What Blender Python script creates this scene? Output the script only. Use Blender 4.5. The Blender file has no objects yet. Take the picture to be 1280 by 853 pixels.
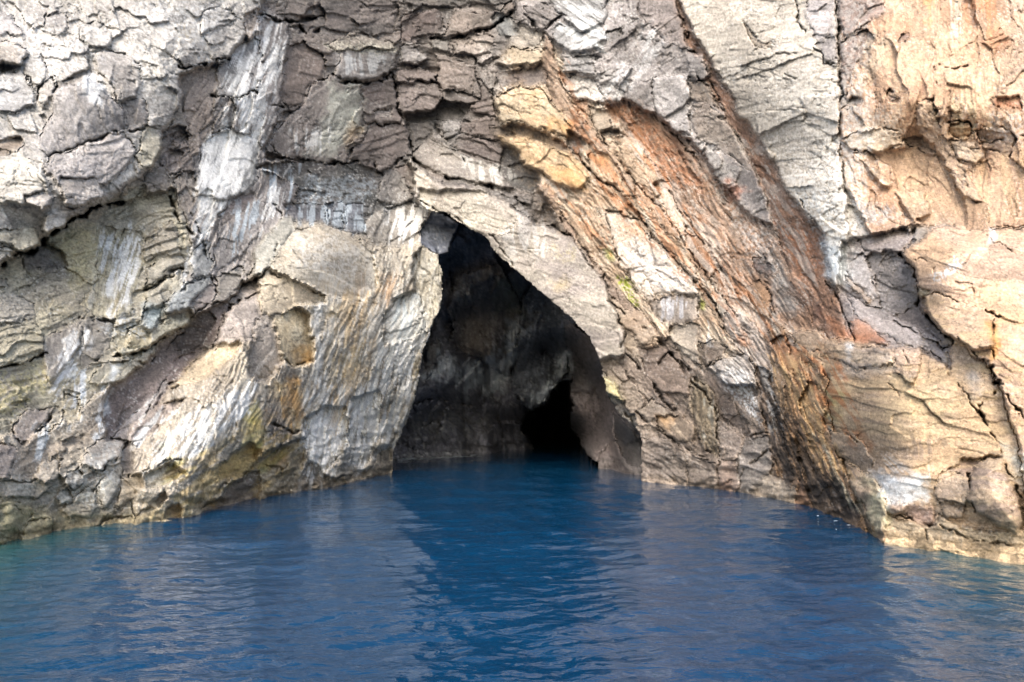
import bpy, math
import numpy as np

# ---------------------------------------------------------------- camera, sky, sun, exposure
scene = bpy.context.scene
COL = scene.collection
F_PX, HORIZON, CAM_H = 931.0, 520.0, 2.5      # focal length in photo pixels, horizon row, eye height over the sea
PITCH = math.atan((HORIZON - 426.5) / F_PX)
cam = bpy.data.cameras.new('camera')
cam.sensor_width = 36.0
cam.lens = 36.0 * F_PX / 1280.0
cam.clip_start, cam.clip_end = 0.1, 5000.0
cam_ob = bpy.data.objects.new('camera', cam)
COL.objects.link(cam_ob)
cam_ob.location = (0, 0, CAM_H)
cam_ob.rotation_euler = (math.pi / 2 + PITCH, 0, 0)
scene.camera = cam_ob

SUN_EL, SUN_AZ = math.radians(38), math.radians(190)     # azimuth clockwise from +Y; the sun stands behind the camera
world = bpy.data.worlds.new('World')
scene.world = world
world.use_nodes = True
wn = world.node_tree.nodes
wn.clear()
sky = wn.new('ShaderNodeTexSky')
sky.sky_type = 'NISHITA'
sky.sun_disc = False
sky.sun_elevation = SUN_EL
sky.sun_rotation = SUN_AZ
sky.air_density, sky.dust_density, sky.ozone_density = 1.0, 2.5, 1.0
bg = wn.new('ShaderNodeBackground')
bg.inputs['Strength'].default_value = 0.15
wo = wn.new('ShaderNodeOutputWorld')
world.node_tree.links.new(sky.outputs[0], bg.inputs['Color'])
world.node_tree.links.new(bg.outputs[0], wo.inputs['Surface'])

sun = bpy.data.lights.new('sun', 'SUN')
sun.energy, sun.angle, sun.color = 1.1, math.radians(32), (1.0, 0.95, 0.89)
sun_ob = bpy.data.objects.new('sun', sun)
COL.objects.link(sun_ob)
sd = (math.sin(SUN_AZ) * math.cos(SUN_EL), math.cos(SUN_AZ) * math.cos(SUN_EL), math.sin(SUN_EL))
from mathutils import Vector
sun_ob.rotation_euler = Vector(sd).to_track_quat('Z', 'Y').to_euler()
scene.view_settings.view_transform = 'Standard'
scene.view_settings.look = 'None'
scene.view_settings.exposure = 1.68
scene.view_settings.gamma = 1.0
ALBEDO, SAT, BLEED = 0.60, 1.0, 3

# ---------------------------------------------------------------- noise (numpy)
def hsh(ix, iy, seed):
    h = (ix.astype(np.int64) * 374761393 + iy.astype(np.int64) * 668265263 + seed * 974634777) & 0xffffffff
    h = ((h ^ (h >> 13)) * 1274126177) & 0xffffffff
    h = (h ^ (h >> 16)) & 0xffffffff
    h = (h * 2246822519) & 0xffffffff
    return ((h ^ (h >> 15)) & 0xffffff).astype(np.float32) / 16777216.0

def vnoise(x, y, seed=0):
    x0, y0 = np.floor(x), np.floor(y)
    fx, fy = x - x0, y - y0
    sx, sy = fx * fx * fx * (fx * (fx * 6 - 15) + 10), fy * fy * fy * (fy * (fy * 6 - 15) + 10)
    def g(dx, dy):
        a = hsh(x0 + dx, y0 + dy, seed) * 6.2832
        return np.cos(a) * (fx - dx) + np.sin(a) * (fy - dy)
    a, b, c, d = g(0, 0), g(1, 0), g(0, 1), g(1, 1)
    return ((a * (1 - sx) + b * sx) * (1 - sy) + (c * (1 - sx) + d * sx) * sy) * 1.5     # about -1..1

def fbm(x, y, seed=0, octv=4, gain=0.5):
    r, a, s = 0, 1.0, 0
    for i in range(octv):
        r = r + a * vnoise(x * 2 ** i + 17.3 * i, y * 2 ** i - 9.1 * i, seed + i)
        s += a
        a *= gain
    return r / s * 1.5

def voro(x, y, seed=0):
    """F1, F2, and for the nearest cell: vector to it and three random numbers"""
    x0, y0 = np.floor(x), np.floor(y)
    f1 = np.full(x.shape, 9.0, np.float32)
    f2 = f1.copy()
    vx, vy = np.zeros_like(f1), np.zeros_like(f1)
    cx, cy = np.zeros_like(f1), np.zeros_like(f1)
    for i in (-1, 0, 1):
        for j in (-1, 0, 1):
            gx, gy = x0 + i, y0 + j
            px, py = gx + hsh(gx, gy, seed), gy + hsh(gx, gy, seed + 1)
            dx, dy = x - px, y - py
            d = np.sqrt(dx * dx + dy * dy)
            near = d < f1
            f2 = np.where(near, f1, np.minimum(f2, d))
            f1 = np.where(near, d, f1)
            vx, vy = np.where(near, dx, vx), np.where(near, dy, vy)
            cx, cy = np.where(near, gx, cx), np.where(near, gy, cy)
    return f1, f2, vx, vy, hsh(cx, cy, seed + 5), hsh(cx, cy, seed + 6), hsh(cx, cy, seed + 7)

def sst(a, b, x):
    t = np.clip((x - a) / (b - a), 0, 1)
    return t * t * (3 - 2 * t)

# ---------------------------------------------------------------- where a photo pixel's ray meets the wall
def ray(u, v):
    a, b = (u - 640.0) / F_PX, (426.5 - v) / F_PX
    return a, math.cos(PITCH) - math.sin(PITCH) * b, math.sin(PITCH) + math.cos(PITCH) * b
def to_world(u, v, D):
    a, y, z = ray(u, v)
    return a / y * D, D, CAM_H + z / y * D
def water_depth(v):
    _, y, z = ray(0, v)
    return CAM_H * y / -z

CR = {'F': (0, 0, 1), 'A1': (0, 0, .28153), 'A2': (320, 0, .28153), 'A3': (640, 0, .28153), 'A4': (960, 0, .28153),
      'A5': (0, 240, .28153), 'A6': (320, 240, .28153), 'A7': (640, 240, .28153), 'A8': (960, 240, .28153),
      'L1': (0, 440, .28153), 'L2': (320, 440, .28153), 'L3': (640, 440, .28153), 'L4': (960, 460, .28153),
      'M': (480, 240, .4455), 'N': (680, 100, .4102), 'O': (760, 380, .3633), 'Q': (120, 160, .3518)}
def P(c, pts):
    x, y, s = CR[c]
    p = np.array(pts, np.float32).reshape(-1, 2)
    return np.stack([x + p[:, 0] * s, y + p[:, 1] * s], 1)

def inside(poly, u, v):
    r = np.zeros(u.shape, bool)
    n = len(poly)
    for i in range(n):
        x1, y1 = poly[i]
        x2, y2 = poly[(i + 1) % n]
        if y1 == y2:
            continue
        c = ((y1 > v) != (y2 > v)) & (u < (x2 - x1) * (v - y1) / (y2 - y1) + x1)
        r ^= c
    return r
def seg_dist(pts, u, v, closed=True):
    """distance to a polyline, and on which side (+ = right hand of its direction, y down)"""
    best = np.full(u.shape, 1e9, np.float32)
    side = np.zeros(u.shape, np.float32)
    n = len(pts)
    for i in range(n if closed else n - 1):
        x1, y1 = pts[i]
        x2, y2 = pts[(i + 1) % n]
        dx, dy = x2 - x1, y2 - y1
        L = dx * dx + dy * dy + 1e-6
        t = np.clip(((u - x1) * dx + (v - y1) * dy) / L, 0, 1)
        ex, ey = u - (x1 + t * dx), v - (y1 + t * dy)
        d = np.sqrt(ex * ex + ey * ey)
        m = d < best
        best = np.where(m, d, best)
        side = np.where(m, np.sign(dx * ey - dy * ex), side)
    return best, side

REG, PAT, CRK = [], [], []
def R(name, c, pts, col, col2=None, off=0.0, tilt=(0, 0), bulge=0.0, bw=12.0, edge=(2.0, 0.12), ang=0.0, sc=26.0, asp=2.0,
      amp=1.0, saw=0.0, spk=0.25, dk=0.2, strk=0.2, label=None, crk=1.0, block=False, cat=None, group=None, rib=0.0):
    REG.append(dict(name=name, poly=P(c, pts), col=col, col2=col2 or tuple(x * .8 for x in col), off=off, tilt=tilt, bulge=bulge, bw=bw,
                    edge=edge, ang=ang, sc=sc, asp=asp, amp=amp, saw=saw, spk=spk, dk=dk, strk=strk, label=label, crk=crk, block=block, poff=0.0, rib=rib, cat=cat, group=group))
def PC(c, pts, col, a=0.8, fe=6.0, mode='solid', ang=90.0, sc=5.0):
    PAT.append((P(c, pts), col, a, fe, mode, ang, sc))
def K(c, pts, w=1.6, d=0.35, step=0.0, fall=14.0):
    CRK.append((P(c, pts), w, d, step, fall))

# ---------------------------------------------------------------- what the photograph shows, read off it in photo pixels
WATERLINE = [(-420, 745), (-60, 692), (0, 678), (50, 666), (100, 658), (170, 651), (240, 640), (300, 625), (370, 613), (430, 603),
             (490, 590), (640, 592), (800, 600), (850, 605), (900, 612), (960, 621), (1003, 631), (1040, 643), (1080, 660), (1103, 672),
             (1150, 676), (1200, 682), (1280, 688), (1720, 745)]
MOUTH = [(491, 604), (491, 575), (497, 552), (510, 528), (517, 508), (522, 480), (527, 455), (531, 435), (541, 408), (549, 390),
         (554, 370), (553, 340), (549, 318), (540, 312), (528, 306), (525, 290), (534, 277), (541, 266), (556, 265), (572, 277),
         (586, 288), (606, 296), (612, 308), (628, 325), (655, 348), (688, 376), (710, 395), (735, 421), (748, 445), (752, 465),
         (757, 490), (763, 503), (778, 522), (798, 540), (801, 556), (801, 604)]
CHAMBER = [(455, 680), (455, 560), (462, 500), (495, 400), (515, 330), (500, 290), (515, 250), (550, 240), (600, 262), (660, 310),
           (745, 385), (790, 440), (810, 500), (835, 545), (838, 680)]
# relief of the plain wall: photo position, metres towards the viewer
RELIEF = [(0, 150, .6), (110, 100, 1.2), (60, 220, 1.1), (180, 60, .8), (60, 330, -.5), (150, 320, -1.0), (30, 450, .3), (100, 560, .3),
          (250, 200, -.2), (300, 120, .3), (260, 330, -.4), (220, 450, -1.2), (170, 520, -.9), (400, 330, 1.8), (350, 430, 1.8), (450, 420, 1.8),
          (300, 520, 1.4), (430, 540, 1.2), (480, 560, .3), (530, 340, .6), (250, 600, .6), (400, 230, -.8), (480, 230, -1.0),
          (430, 100, -.6), (500, 120, -1.6), (560, 60, -1.2), (520, 170, -1.8), (450, 30, -1.0), (600, 200, -.6), (640, 280, 1.0), (580, 250, .8),
          (720, 400, .9), (690, 280, -.6), (660, 140, .2), (760, 470, .4), (760, 300, .5), (840, 330, .3), (900, 430, .3), (860, 540, -.2),
          (740, 60, .6), (840, 150, -.2), (800, 80, .5), (980, 100, 1.4), (1000, 250, 1.0), (940, 260, -.5), (1000, 400, .2), (1040, 480, 1.3),
          (1000, 580, -.2), (1050, 600, -.4), (1100, 80, .6), (1150, 230, -1.4), (1200, 240, -.8), (1240, 100, .8), (1200, 340, 1.2), (1240, 450, 1.6),
          (1120, 380, -.4), (1130, 520, 1.7), (1110, 450, 1.3), (1150, 600, 1.2), (1240, 620, 1.5), (1190, 575, 1.0), (-200, 300, .5), (1500, 300, 1.0)]
SEA_COL = (.002, .033, .080)
SHALLOW_COL = (.03, .10, .08)

# ---- large faces
R('cliff', 'F', [(-500, -500), (1800, -500), (1800, 1000), (-500, 1000)], (190, 180, 165), (150, 140, 128), ang=20)
# upper left, pale crackled
R('rock_face', 'F', [(-430, -430), (330, -430), (345, -60), (330, 20), (300, 60), (275, 85), (230, 95), (228, 130), (205, 175), (185, 215), (140, 250), (110, 262),
   (75, 280), (50, 300), (0, 322), (-430, 350)], (200, 194, 184), (164, 158, 150), off=.5, ang=35, sc=18, asp=1.5, amp=1.0, spk=.5, dk=.5, crk=.6, edge=(4, .3),
  label='pale crackled rock face at the upper left with a dark overhang below')
R('rock_face', 'F', [(-430, 345), (0, 322), (50, 300), (75, 280), (110, 262), (140, 250), (190, 225), (228, 240), (240, 330), (226, 372), (245, 400), (200, 430), (150, 475),
   (135, 500), (60, 560), (-430, 600)], (198, 188, 160), (160, 152, 136), off=-.2, ang=-18, sc=26, asp=2.6, amp=.9, saw=.35, spk=.4, dk=.3,
  label='yellowish hollowed rock face with thin layers under the left overhang')
R('rock_face', 'F', [(-430, 590), (0, 545), (60, 540), (140, 480), (175, 520), (165, 560), (160, 600), (200, 640), (185, 700), (-430, 900)], (188, 178, 160), (150, 138, 122),
  off=.2, ang=-30, sc=24, asp=1.8, amp=1.0, spk=.35, dk=.25, label='lower left rock face of grey and yellow blocks above the sea')
# dark diagonal gully
R('rock_band', 'F', [(340, 345), (306, 362), (270, 378), (245, 402), (210, 422), (190, 440), (150, 470), (128, 500), (132, 548), (158, 556), (205, 500), (228, 470), (262, 437), (288, 388), (345, 360)],
  (138, 124, 118), (108, 96, 92), off=-.6, ang=-48, sc=22, asp=1.8, spk=.55, dk=.3, label='dark speckled rock band running down the diagonal gully')
# white streaked gully
R('rock_face', 'F', [(330, 0), (362, 30), (352, 120), (332, 190), (330, 215), (372, 232), (362, 275), (312, 338), (300, 370), (262, 385), (225, 372), (240, 330), (228, 240), (243, 190), (268, 140),
   (280, 80), (300, 60)], (160, 152, 148), (130, 122, 120), off=-.1, ang=108, sc=26, asp=2.6, amp=.8, rib=.7, strk=.35, spk=.3, label='grey rock gully washed with long white vertical streaks')
# centre dark recess
R('rock_face', 'F', [(330, -430), (650, -430), (648, 0), (636, 60), (618, 110), (622, 150), (640, 190), (668, 215), (700, 290), (650, 280), (600, 240), (560, 262), (528, 262), (510, 225), (480, 215),
   (330, 200), (352, 120), (362, 30), (330, 10)], (132, 122, 114), (98, 94, 90), off=-.5, ang=6, sc=24, asp=2.2, amp=1.1, saw=.25, spk=.22, dk=.3,
  label='dark blocky recess of purple grey rock above the cave')
R('rock_face', 'F', [(318, 205), (400, 200), (480, 208), (512, 228), (528, 262), (500, 300), (455, 300), (430, 290), (365, 280), (372, 232)], (112, 104, 104), (84, 78, 82), off=-.5, ang=2, sc=16, asp=2, spk=.5, dk=.2,
  label='dark strip with blue white wash between the recess and the left buttress')
# left buttress
R('rock_buttress', 'F', [(300, 385), (318, 340), (345, 298), (370, 278), (400, 282), (445, 294), (480, 306), (520, 290), (545, 310), (556, 330), (558, 372), (548, 405), (530, 450), (522, 500), (500, 545),
   (494, 640), (440, 660), (320, 680), (190, 700), (165, 640), (158, 560), (206, 498), (232, 465), (264, 437)], (205, 194, 174), (172, 160, 142), off=.3, bulge=.9, bw=30, edge=(3, .4), ang=-72, sc=24, asp=2.6, amp=.6, rib=1.0,
  spk=.5, dk=.25, strk=.3, label='bulging cream and white rock buttress left of the cave mouth')
# right side
R('rock_face', 'F', [(640, -430), (850, -430), (846, 20), (870, 68), (888, 113), (905, 141), (921, 172), (945, 212), (962, 264), (965, 285), (926, 260), (893, 215), (864, 178), (836, 160), (819, 141),
   (780, 128), (740, 130), (700, 60), (680, 40), (645, 30)], (182, 172, 168), (140, 128, 128), off=.3, ang=-35, sc=24, asp=2.2, amp=.8, spk=.45, dk=.25, label='lilac grey rock face between the cave arch and the narrow rust band')
R('rock_face', 'F', [(846, -430), (1046, -430), (1048, 80), (1050, 190), (1062, 300), (1052, 380), (1038, 350), (1030, 300), (1004, 264), (986, 244), (967, 207), (947, 170), (921, 138), (905, 105), (888, 73),
   (862, 40), (848, 0)], (208, 198, 182), (190, 180, 164), off=.4, ang=-14, sc=26, asp=2.6, amp=.55, spk=.5, dk=.16, label='tall pale grey rock slab right of the narrow rust band')
R('rock_face', 'F', [(1046, -430), (1700, -430), (1700, 300), (1280, 285), (1190, 281), (1130, 283), (1090, 300), (1055, 230), (1048, 190), (1050, 80)], (208, 174, 144), (188, 148, 116), off=.4, ang=82, sc=28, asp=2.0, amp=.8,
  spk=.45, dk=.2, strk=.25, label='orange stained rock face at the upper right')
R('rock_face', 'F', [(620, 130), (640, 60), (690, 60), (745, 130), (780, 128), (790, 170), (840, 260), (880, 330), (900, 395), (960, 440), (905, 470), (860, 420), (800, 440), (770, 400), (730, 330), (700, 270),
   (660, 210), (636, 190)], (214, 196, 172), (180, 152, 124), off=.1, ang=52, sc=24, asp=3.2, amp=.6, saw=.2, rib=1.3, crk=.5, spk=.45, dk=.3, label='tan and cream plates slanting down above the cave arch')
R('rock_band', 'N', [(190, 80), (250, 55), (340, 100), (380, 150), (450, 190), (520, 280), (600, 390), (690, 440), (720, 500), (760, 640), (800, 700), (900, 770), (760, 870), (700, 800), (640, 745), (560, 690), (500, 570), (430, 455), (395, 400), (335, 330),
   (315, 260), (240, 160)], (176, 138, 110), (160, 138, 120), off=-.25, ang=54, sc=15, asp=2.4, amp=.8, rib=1.2, crk=.6, spk=.4, dk=.4, strk=.3, label='broad crumbly rust brown band slanting down to the right')
R('rock_band', 'F', [(846, -430), (848, -10), (854, 14), (865, 42), (888, 73), (910, 118), (921, 138), (947, 170), (967, 207), (986, 244), (1004, 264), (1029, 297), (1033, 346), (1061, 403), (1110, 425), (1090, 434), (1049, 430), (1020, 410),
   (992, 362), (975, 305), (963, 264), (945, 211), (926, 175), (905, 143), (886, 115), (869, 70), (855, 48), (842, 10), (838, -430)], (168, 128, 102), (138, 110, 92), off=-.15, rib=.7, ang=58, sc=13, asp=2.6, amp=1.1, spk=.35, dk=.4,
  label='narrow crumbly rust band between two pale rock slabs')
R('rock_face', 'F', [(740, 420), (760, 380), (800, 440), (860, 420), (905, 470), (960, 440), (990, 490), (1000, 560), (990, 650), (790, 640), (798, 545), (775, 515), (758, 490), (750, 450)], (164, 148, 132), (130, 116, 106), off=0, ang=50, sc=26, asp=2.3, rib=.5,
  amp=1.0, spk=.25, dk=.35, label='brown angular facets at the right foot of the arch')
R('rock_buttress', 'O', [(500, 190), (520, 120), (580, 60), (640, 110), (720, 170), (760, 250), (750, 420), (800, 520), (860, 640), (915, 740), (920, 820), (700, 780), (640, 740), (575, 600), (545, 440), (515, 300)], (176, 138, 100), (128, 104, 84), off=.1, bulge=.4, bw=26,
  ang=66, sc=18, asp=5.0, amp=.8, rib=2.6, spk=.25, dk=.5, strk=.6, label='buttress of dark and tan vertical ribs overhanging the sea')
R('rock_face', 'F', [(985, 440), (1000, 420), (1060, 425), (1100, 425), (1150, 430), (1190, 425), (1245, 455), (1268, 520), (1290, 600), (1330, 720), (1097, 760), (1094, 668), (1075, 615), (1050, 570), (1038, 530), (1032, 470)], (208, 174, 134), (184, 158, 130), off=.35, ang=6, sc=30, asp=3.4,
  amp=.4, saw=.1, spk=.15, dk=.15, strk=.3, edge=(3, .3), label='ochre layered rock face right of the ribbed buttress')
R('rock_face', 'F', [(1052, 300), (1090, 300), (1130, 283), (1160, 330), (1150, 380), (1190, 430), (1185, 450), (1120, 440), (1060, 420), (1045, 370)], (166, 154, 148), (130, 118, 116), off=-.3, ang=28, sc=24, asp=2.4, amp=.8, saw=.2, spk=.3, dk=.25)
R('rock_slab', 'A8', [(595, 285), (650, 230), (730, 165), (850, 148), (1137, 165), (2800, 180), (2800, 1700), (1180, 1600), (1110, 1130), (1030, 880), (960, 760), (820, 660), (710, 540), (660, 460), (660, 380), (630, 320)], (214, 180, 152), (206, 170, 134), off=.7, edge=(2.5, .35), ang=6,
  sc=34, asp=4.0, amp=.28, saw=.12, spk=.15, dk=.06, strk=.16, label='huge smooth pinkish slab at the right edge with thin cracks')
# arch
R('rock_slab', 'F', [(512, 195), (522, 212), (560, 232), (600, 236), (640, 258), (690, 290), (722, 322), (752, 372), (778, 410), (780, 440), (772, 470), (782, 510), (800, 540), (760, 515), (740, 440), (690, 390), (620, 330), (585, 300), (560, 270), (528, 262), (505, 220)],
  (196, 186, 170), (160, 150, 142), off=.6, tilt=(0, .6), edge=(2.5, .3), ang=40, sc=26, asp=2.0, amp=.5, saw=.08, spk=.35, dk=.16, label=None)
# ---- blocks and slabs standing out of the faces
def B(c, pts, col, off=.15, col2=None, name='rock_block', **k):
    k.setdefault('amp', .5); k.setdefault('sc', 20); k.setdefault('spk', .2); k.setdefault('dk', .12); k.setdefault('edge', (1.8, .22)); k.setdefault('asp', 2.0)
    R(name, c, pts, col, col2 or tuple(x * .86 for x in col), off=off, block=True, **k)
S = 'rock_slab'
# upper left
B('A1', [(245, 400), (380, 340), (470, 400), (540, 480), (560, 580), (400, 630), (215, 690), (170, 640), (230, 500)], (196, 188, 184), .55, name='rock_slab', tilt=(0, .8), ang=60, label='smooth lilac grey block with its lit top painted white in the upper left face')
B('A1', [(215, 700), (400, 635), (550, 585), (580, 640), (600, 690), (540, 760), (460, 830), (300, 853), (180, 740)], (200, 190, 184), .35, ang=-30)
B('A1', [(420, 240), (500, 220), (620, 280), (630, 370), (600, 430), (520, 450), (500, 390), (430, 320)], (176, 168, 160), .35, ang=30)
B('A1', [(540, 450), (640, 430), (660, 520), (630, 575), (570, 580), (545, 500)], (172, 160, 150), .1, ang=50)
B('A1', [(240, 400), (250, 360), (400, 300), (410, 330), (380, 345)], (120, 112, 104), -.25, amp=.9)
B('A1', [(800, 330), (960, 280), (960, 420), (950, 480), (945, 560), (900, 680), (850, 700), (830, 560), (800, 420)], (156, 140, 128), -.35, ang=-60, label='brown rock column beside the white streaked gully')
B('A1', [(0, 50), (50, 60), (95, 150), (60, 160), (-60, 150), (-60, 60)], (192, 182, 182), .15)
B('A1', [(-80, 160), (90, 200), (130, 230), (90, 280), (-80, 290)], (176, 162, 146), .5, amp=.8)
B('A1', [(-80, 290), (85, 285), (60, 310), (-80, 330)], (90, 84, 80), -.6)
B('A1', [(-80, 330), (100, 320), (150, 400), (150, 470), (60, 500), (-80, 480)], (214, 212, 208), .4, name=S)
B('A1', [(-80, 620), (0, 625), (100, 600), (110, 650), (70, 680), (0, 690), (-80, 700)], (116, 98, 80), -.5, amp=.8)
B('A1', [(-80, 700), (0, 690), (80, 680), (180, 740), (230, 820), (200, 900), (-80, 900)], (216, 208, 190), .4)
B('A1', [(970, 310), (1060, 200), (1137, 170), (1180, 300), (1137, 400), (1060, 440), (960, 420)], (170, 166, 164), .2, ang=110, strk=.2)
B('A1', [(920, 600), (1000, 560), (1110, 600), (1160, 640), (1150, 800), (1030, 900), (860, 870), (880, 740)], (160, 162, 164), .2, name=S, ang=105, strk=.2, label='blue grey slab with white streaks in the upper gully')
B('A1', [(640, 560), (700, 580), (720, 640), (690, 740), (640, 760), (590, 700), (620, 640)], (212, 202, 172), .25)
B('A1', [(720, 580), (820, 560), (850, 700), (860, 760), (760, 780), (700, 740)], (128, 116, 110), -.35, amp=1.0, saw=.6, ang=-30)
B('A1', [(640, 780), (720, 740), (760, 790), (740, 853), (650, 853)], (132, 122, 112), -.1, amp=.9)
B('A1', [(770, 790), (850, 750), (880, 853), (840, 950), (780, 900)], (168, 156, 140), -.2, ang=80)
B('A1', [(1090, 60), (1140, 40), (1160, 140), (1110, 190), (1080, 120)], (158, 142, 128), -.1, ang=80)
B('A1', [(170, 380), (240, 330), (240, 430), (190, 480), (160, 440)], (200, 192, 180), .3, amp=.7)
B('A1', [(100, 260), (180, 240), (210, 300), (200, 350), (160, 400), (110, 330)], (196, 192, 184), .3, amp=.6)
B('A1', [(900, 50), (960, 20), (1040, 60), (1050, 90), (960, 130), (890, 150)], (204, 200, 192), .3, amp=.7)
B('A1', [(340, 120), (440, 90), (500, 140), (480, 210), (430, 220), (350, 180)], (212, 206, 196), .3, amp=.7)
B('A1', [(200, 60), (290, 60), (310, 120), (260, 170), (180, 130)], (180, 174, 168), .2, amp=.8)
# dark recess
B('A2', [(280, -100), (600, -100), (630, 60), (600, 150), (400, 160), (300, 120)], (112, 102, 100), .1, amp=.9, spk=.1)
B('A2', [(135, 200), (230, 190), (300, 250), (300, 355), (240, 370), (200, 470), (150, 480), (110, 430), (130, 300)], (140, 124, 114), .3, name=S, amp=.35, label='smooth brown slab beside the top of the white streaked gully')
B('A2', [(310, 200), (420, 150), (600, 180), (620, 225), (370, 230)], (172, 162, 146), .25, saw=.5)
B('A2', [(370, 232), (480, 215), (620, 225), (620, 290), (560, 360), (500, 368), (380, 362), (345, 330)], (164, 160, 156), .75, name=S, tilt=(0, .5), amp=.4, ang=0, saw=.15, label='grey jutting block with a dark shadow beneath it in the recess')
B('A2', [(250, 370), (300, 355), (345, 330), (380, 368), (470, 375), (475, 440), (480, 560), (420, 640), (350, 712), (240, 712), (100, 690), (60, 640), (110, 560), (200, 470)], (164, 156, 148), .5, (140, 130, 124), name=S, tilt=(0, .4), amp=.5, ang=-50,
  label='large pale streaked slab overhanging the blue white strip')
B('A2', [(475, 370), (600, 340), (630, 400), (635, 500), (640, 540), (500, 550), (475, 520)], (134, 120, 114), .3, ang=0, saw=.2)
B('A2', [(635, 370), (810, 360), (815, 450), (800, 490), (655, 515), (635, 480)], (150, 136, 130), .5, ang=0, saw=.25)
B('A2', [(620, 310), (740, 300), (810, 330), (805, 362), (635, 367)], (132, 118, 112), .4, ang=5)
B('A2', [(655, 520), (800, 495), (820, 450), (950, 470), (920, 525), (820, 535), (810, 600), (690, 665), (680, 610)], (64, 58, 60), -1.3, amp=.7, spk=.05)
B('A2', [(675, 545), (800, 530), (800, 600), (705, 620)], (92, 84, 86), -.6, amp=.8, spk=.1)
B('A2', [(820, 540), (900, 530), (920, 600), (880, 640), (830, 600)], (172, 168, 166), .1, amp=.7)
B('A2', [(910, 540), (1060, 520), (1110, 600), (1120, 640), (1040, 610), (900, 600)], (134, 118, 110), .4, ang=10, saw=.3)
B('A2', [(880, 640), (900, 602), (1040, 615), (1150, 650), (1150, 770), (1000, 710), (900, 670)], (120, 108, 104), .1, ang=18, saw=1.0)
B('A2', [(690, 680), (800, 595), (850, 620), (900, 670), (1010, 720), (1150, 765), (1160, 850), (1040, 825), (900, 800), (760, 750), (700, 700)], (176, 170, 158), .9, (150, 140, 132), name=S, tilt=(0, .8), ang=15, saw=.35, label='long wedge shaped slab jutting just above the arch')
B('A2', [(490, 560), (640, 545), (680, 580), (685, 660), (650, 700), (560, 770), (490, 740), (400, 720), (440, 640), (480, 600)], (124, 110, 108), .3, ang=-8, saw=.5)
B('A2', [(830, 150), (880, 40), (940, 60), (1080, 50), (1137, 0), (1160, 20), (1100, 80), (1050, 125), (940, 145), (850, 172), (780, 165)], (152, 138, 126), .7, name=S, ang=-25, tilt=(0, .6), label='smooth brown hanging slab with a black underside at the top centre')
B('A2', [(770, 182), (850, 177), (860, 215), (790, 225)], (178, 172, 162), .3, amp=.6)
B('A2', [(860, 175), (960, 160), (1050, 155), (1040, 235), (960, 250), (880, 240)], (160, 148, 136), .4, amp=.8)
B('A2', [(640, 60), (820, 40), (830, 120), (780, 160), (690, 190), (640, 180)], (118, 102, 98), .1, amp=.9, ang=-30)
B('A2', [(630, 195), (700, 190), (760, 260), (720, 292), (640, 282)], (156, 150, 150), .2, amp=.8)
B('A2', [(800, 240), (960, 260), (980, 340), (960, 400), (820, 400), (810, 330)], (144, 130, 120), .2, saw=.4, ang=5)
B('A2', [(820, 405), (960, 405), (1000, 440), (950, 465), (820, 445)], (136, 124, 118), .3)
B('A2', [(980, 330), (1040, 400), (1070, 520), (960, 500), (950, 470), (1000, 440)], (120, 106, 100), .1, saw=.5)
B('A2', [(560, 780), (690, 720), (700, 853), (640, 860)], (132, 112, 106), .2)
B('A2', [(960, 250), (1040, 235), (1060, 270), (1000, 300)], (158, 148, 140), .3)
B('A2', [(1050, 60), (1137, 70), (1160, 160), (1080, 160)], (168, 168, 172), .1, amp=.8)
B('A2', [(600, 480), (560, 480), (520, 500), (530, 530), (600, 520)], (158, 146, 138), .35, amp=.8)
# strip below the recess
B('A6', [(310, 60), (390, 55), (395, 170), (320, 140)], (150, 162, 172), .25, amp=.6)
B('A6', [(400, 60), (480, 55), (470, 192), (400, 180)], (160, 172, 182), .3, amp=.6)
B('A6', [(120, 60), (220, 40), (300, 60), (300, 140), (180, 130)], (120, 122, 128), .1, amp=.8)
B('A6', [(480, 110), (620, 60), (700, 40), (750, 100), (720, 190), (640, 250), (530, 230), (470, 190)], (206, 200, 182), .6, ang=-65, amp=.8, spk=.5, strk=.2)
B('A6', [(640, -80), (700, 30), (620, 60), (540, 40), (560, -100)], (180, 176, 164), .2, ang=-60)
# arch lenses
B('A3', [(-80, 290), (0, 210), (140, 230), (130, 282), (0, 295)], (196, 180, 148), .5, ang=5)
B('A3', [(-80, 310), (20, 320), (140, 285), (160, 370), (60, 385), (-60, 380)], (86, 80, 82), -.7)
B('A3', [(-80, 440), (0, 390), (130, 390), (160, 440), (280, 560), (240, 612), (100, 560), (0, 545), (-60, 530)], (216, 198, 164), .7, (208, 174, 124), name=S, tilt=(0, .6), ang=18, label='upper cream and ochre lens of rock above the arch')
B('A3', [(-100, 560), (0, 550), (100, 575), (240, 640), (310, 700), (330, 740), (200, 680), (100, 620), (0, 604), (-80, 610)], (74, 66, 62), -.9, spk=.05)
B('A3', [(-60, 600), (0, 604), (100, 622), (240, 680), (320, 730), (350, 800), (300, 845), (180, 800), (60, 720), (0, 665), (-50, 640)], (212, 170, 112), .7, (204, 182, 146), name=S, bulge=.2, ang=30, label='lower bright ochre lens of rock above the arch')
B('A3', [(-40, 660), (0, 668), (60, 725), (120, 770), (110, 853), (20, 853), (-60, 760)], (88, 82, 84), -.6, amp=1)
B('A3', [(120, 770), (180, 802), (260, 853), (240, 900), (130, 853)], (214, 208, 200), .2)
B('A3', [(240, 580), (300, 570), (320, 640), (300, 700), (250, 645)], (74, 66, 64), -.8)
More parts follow.
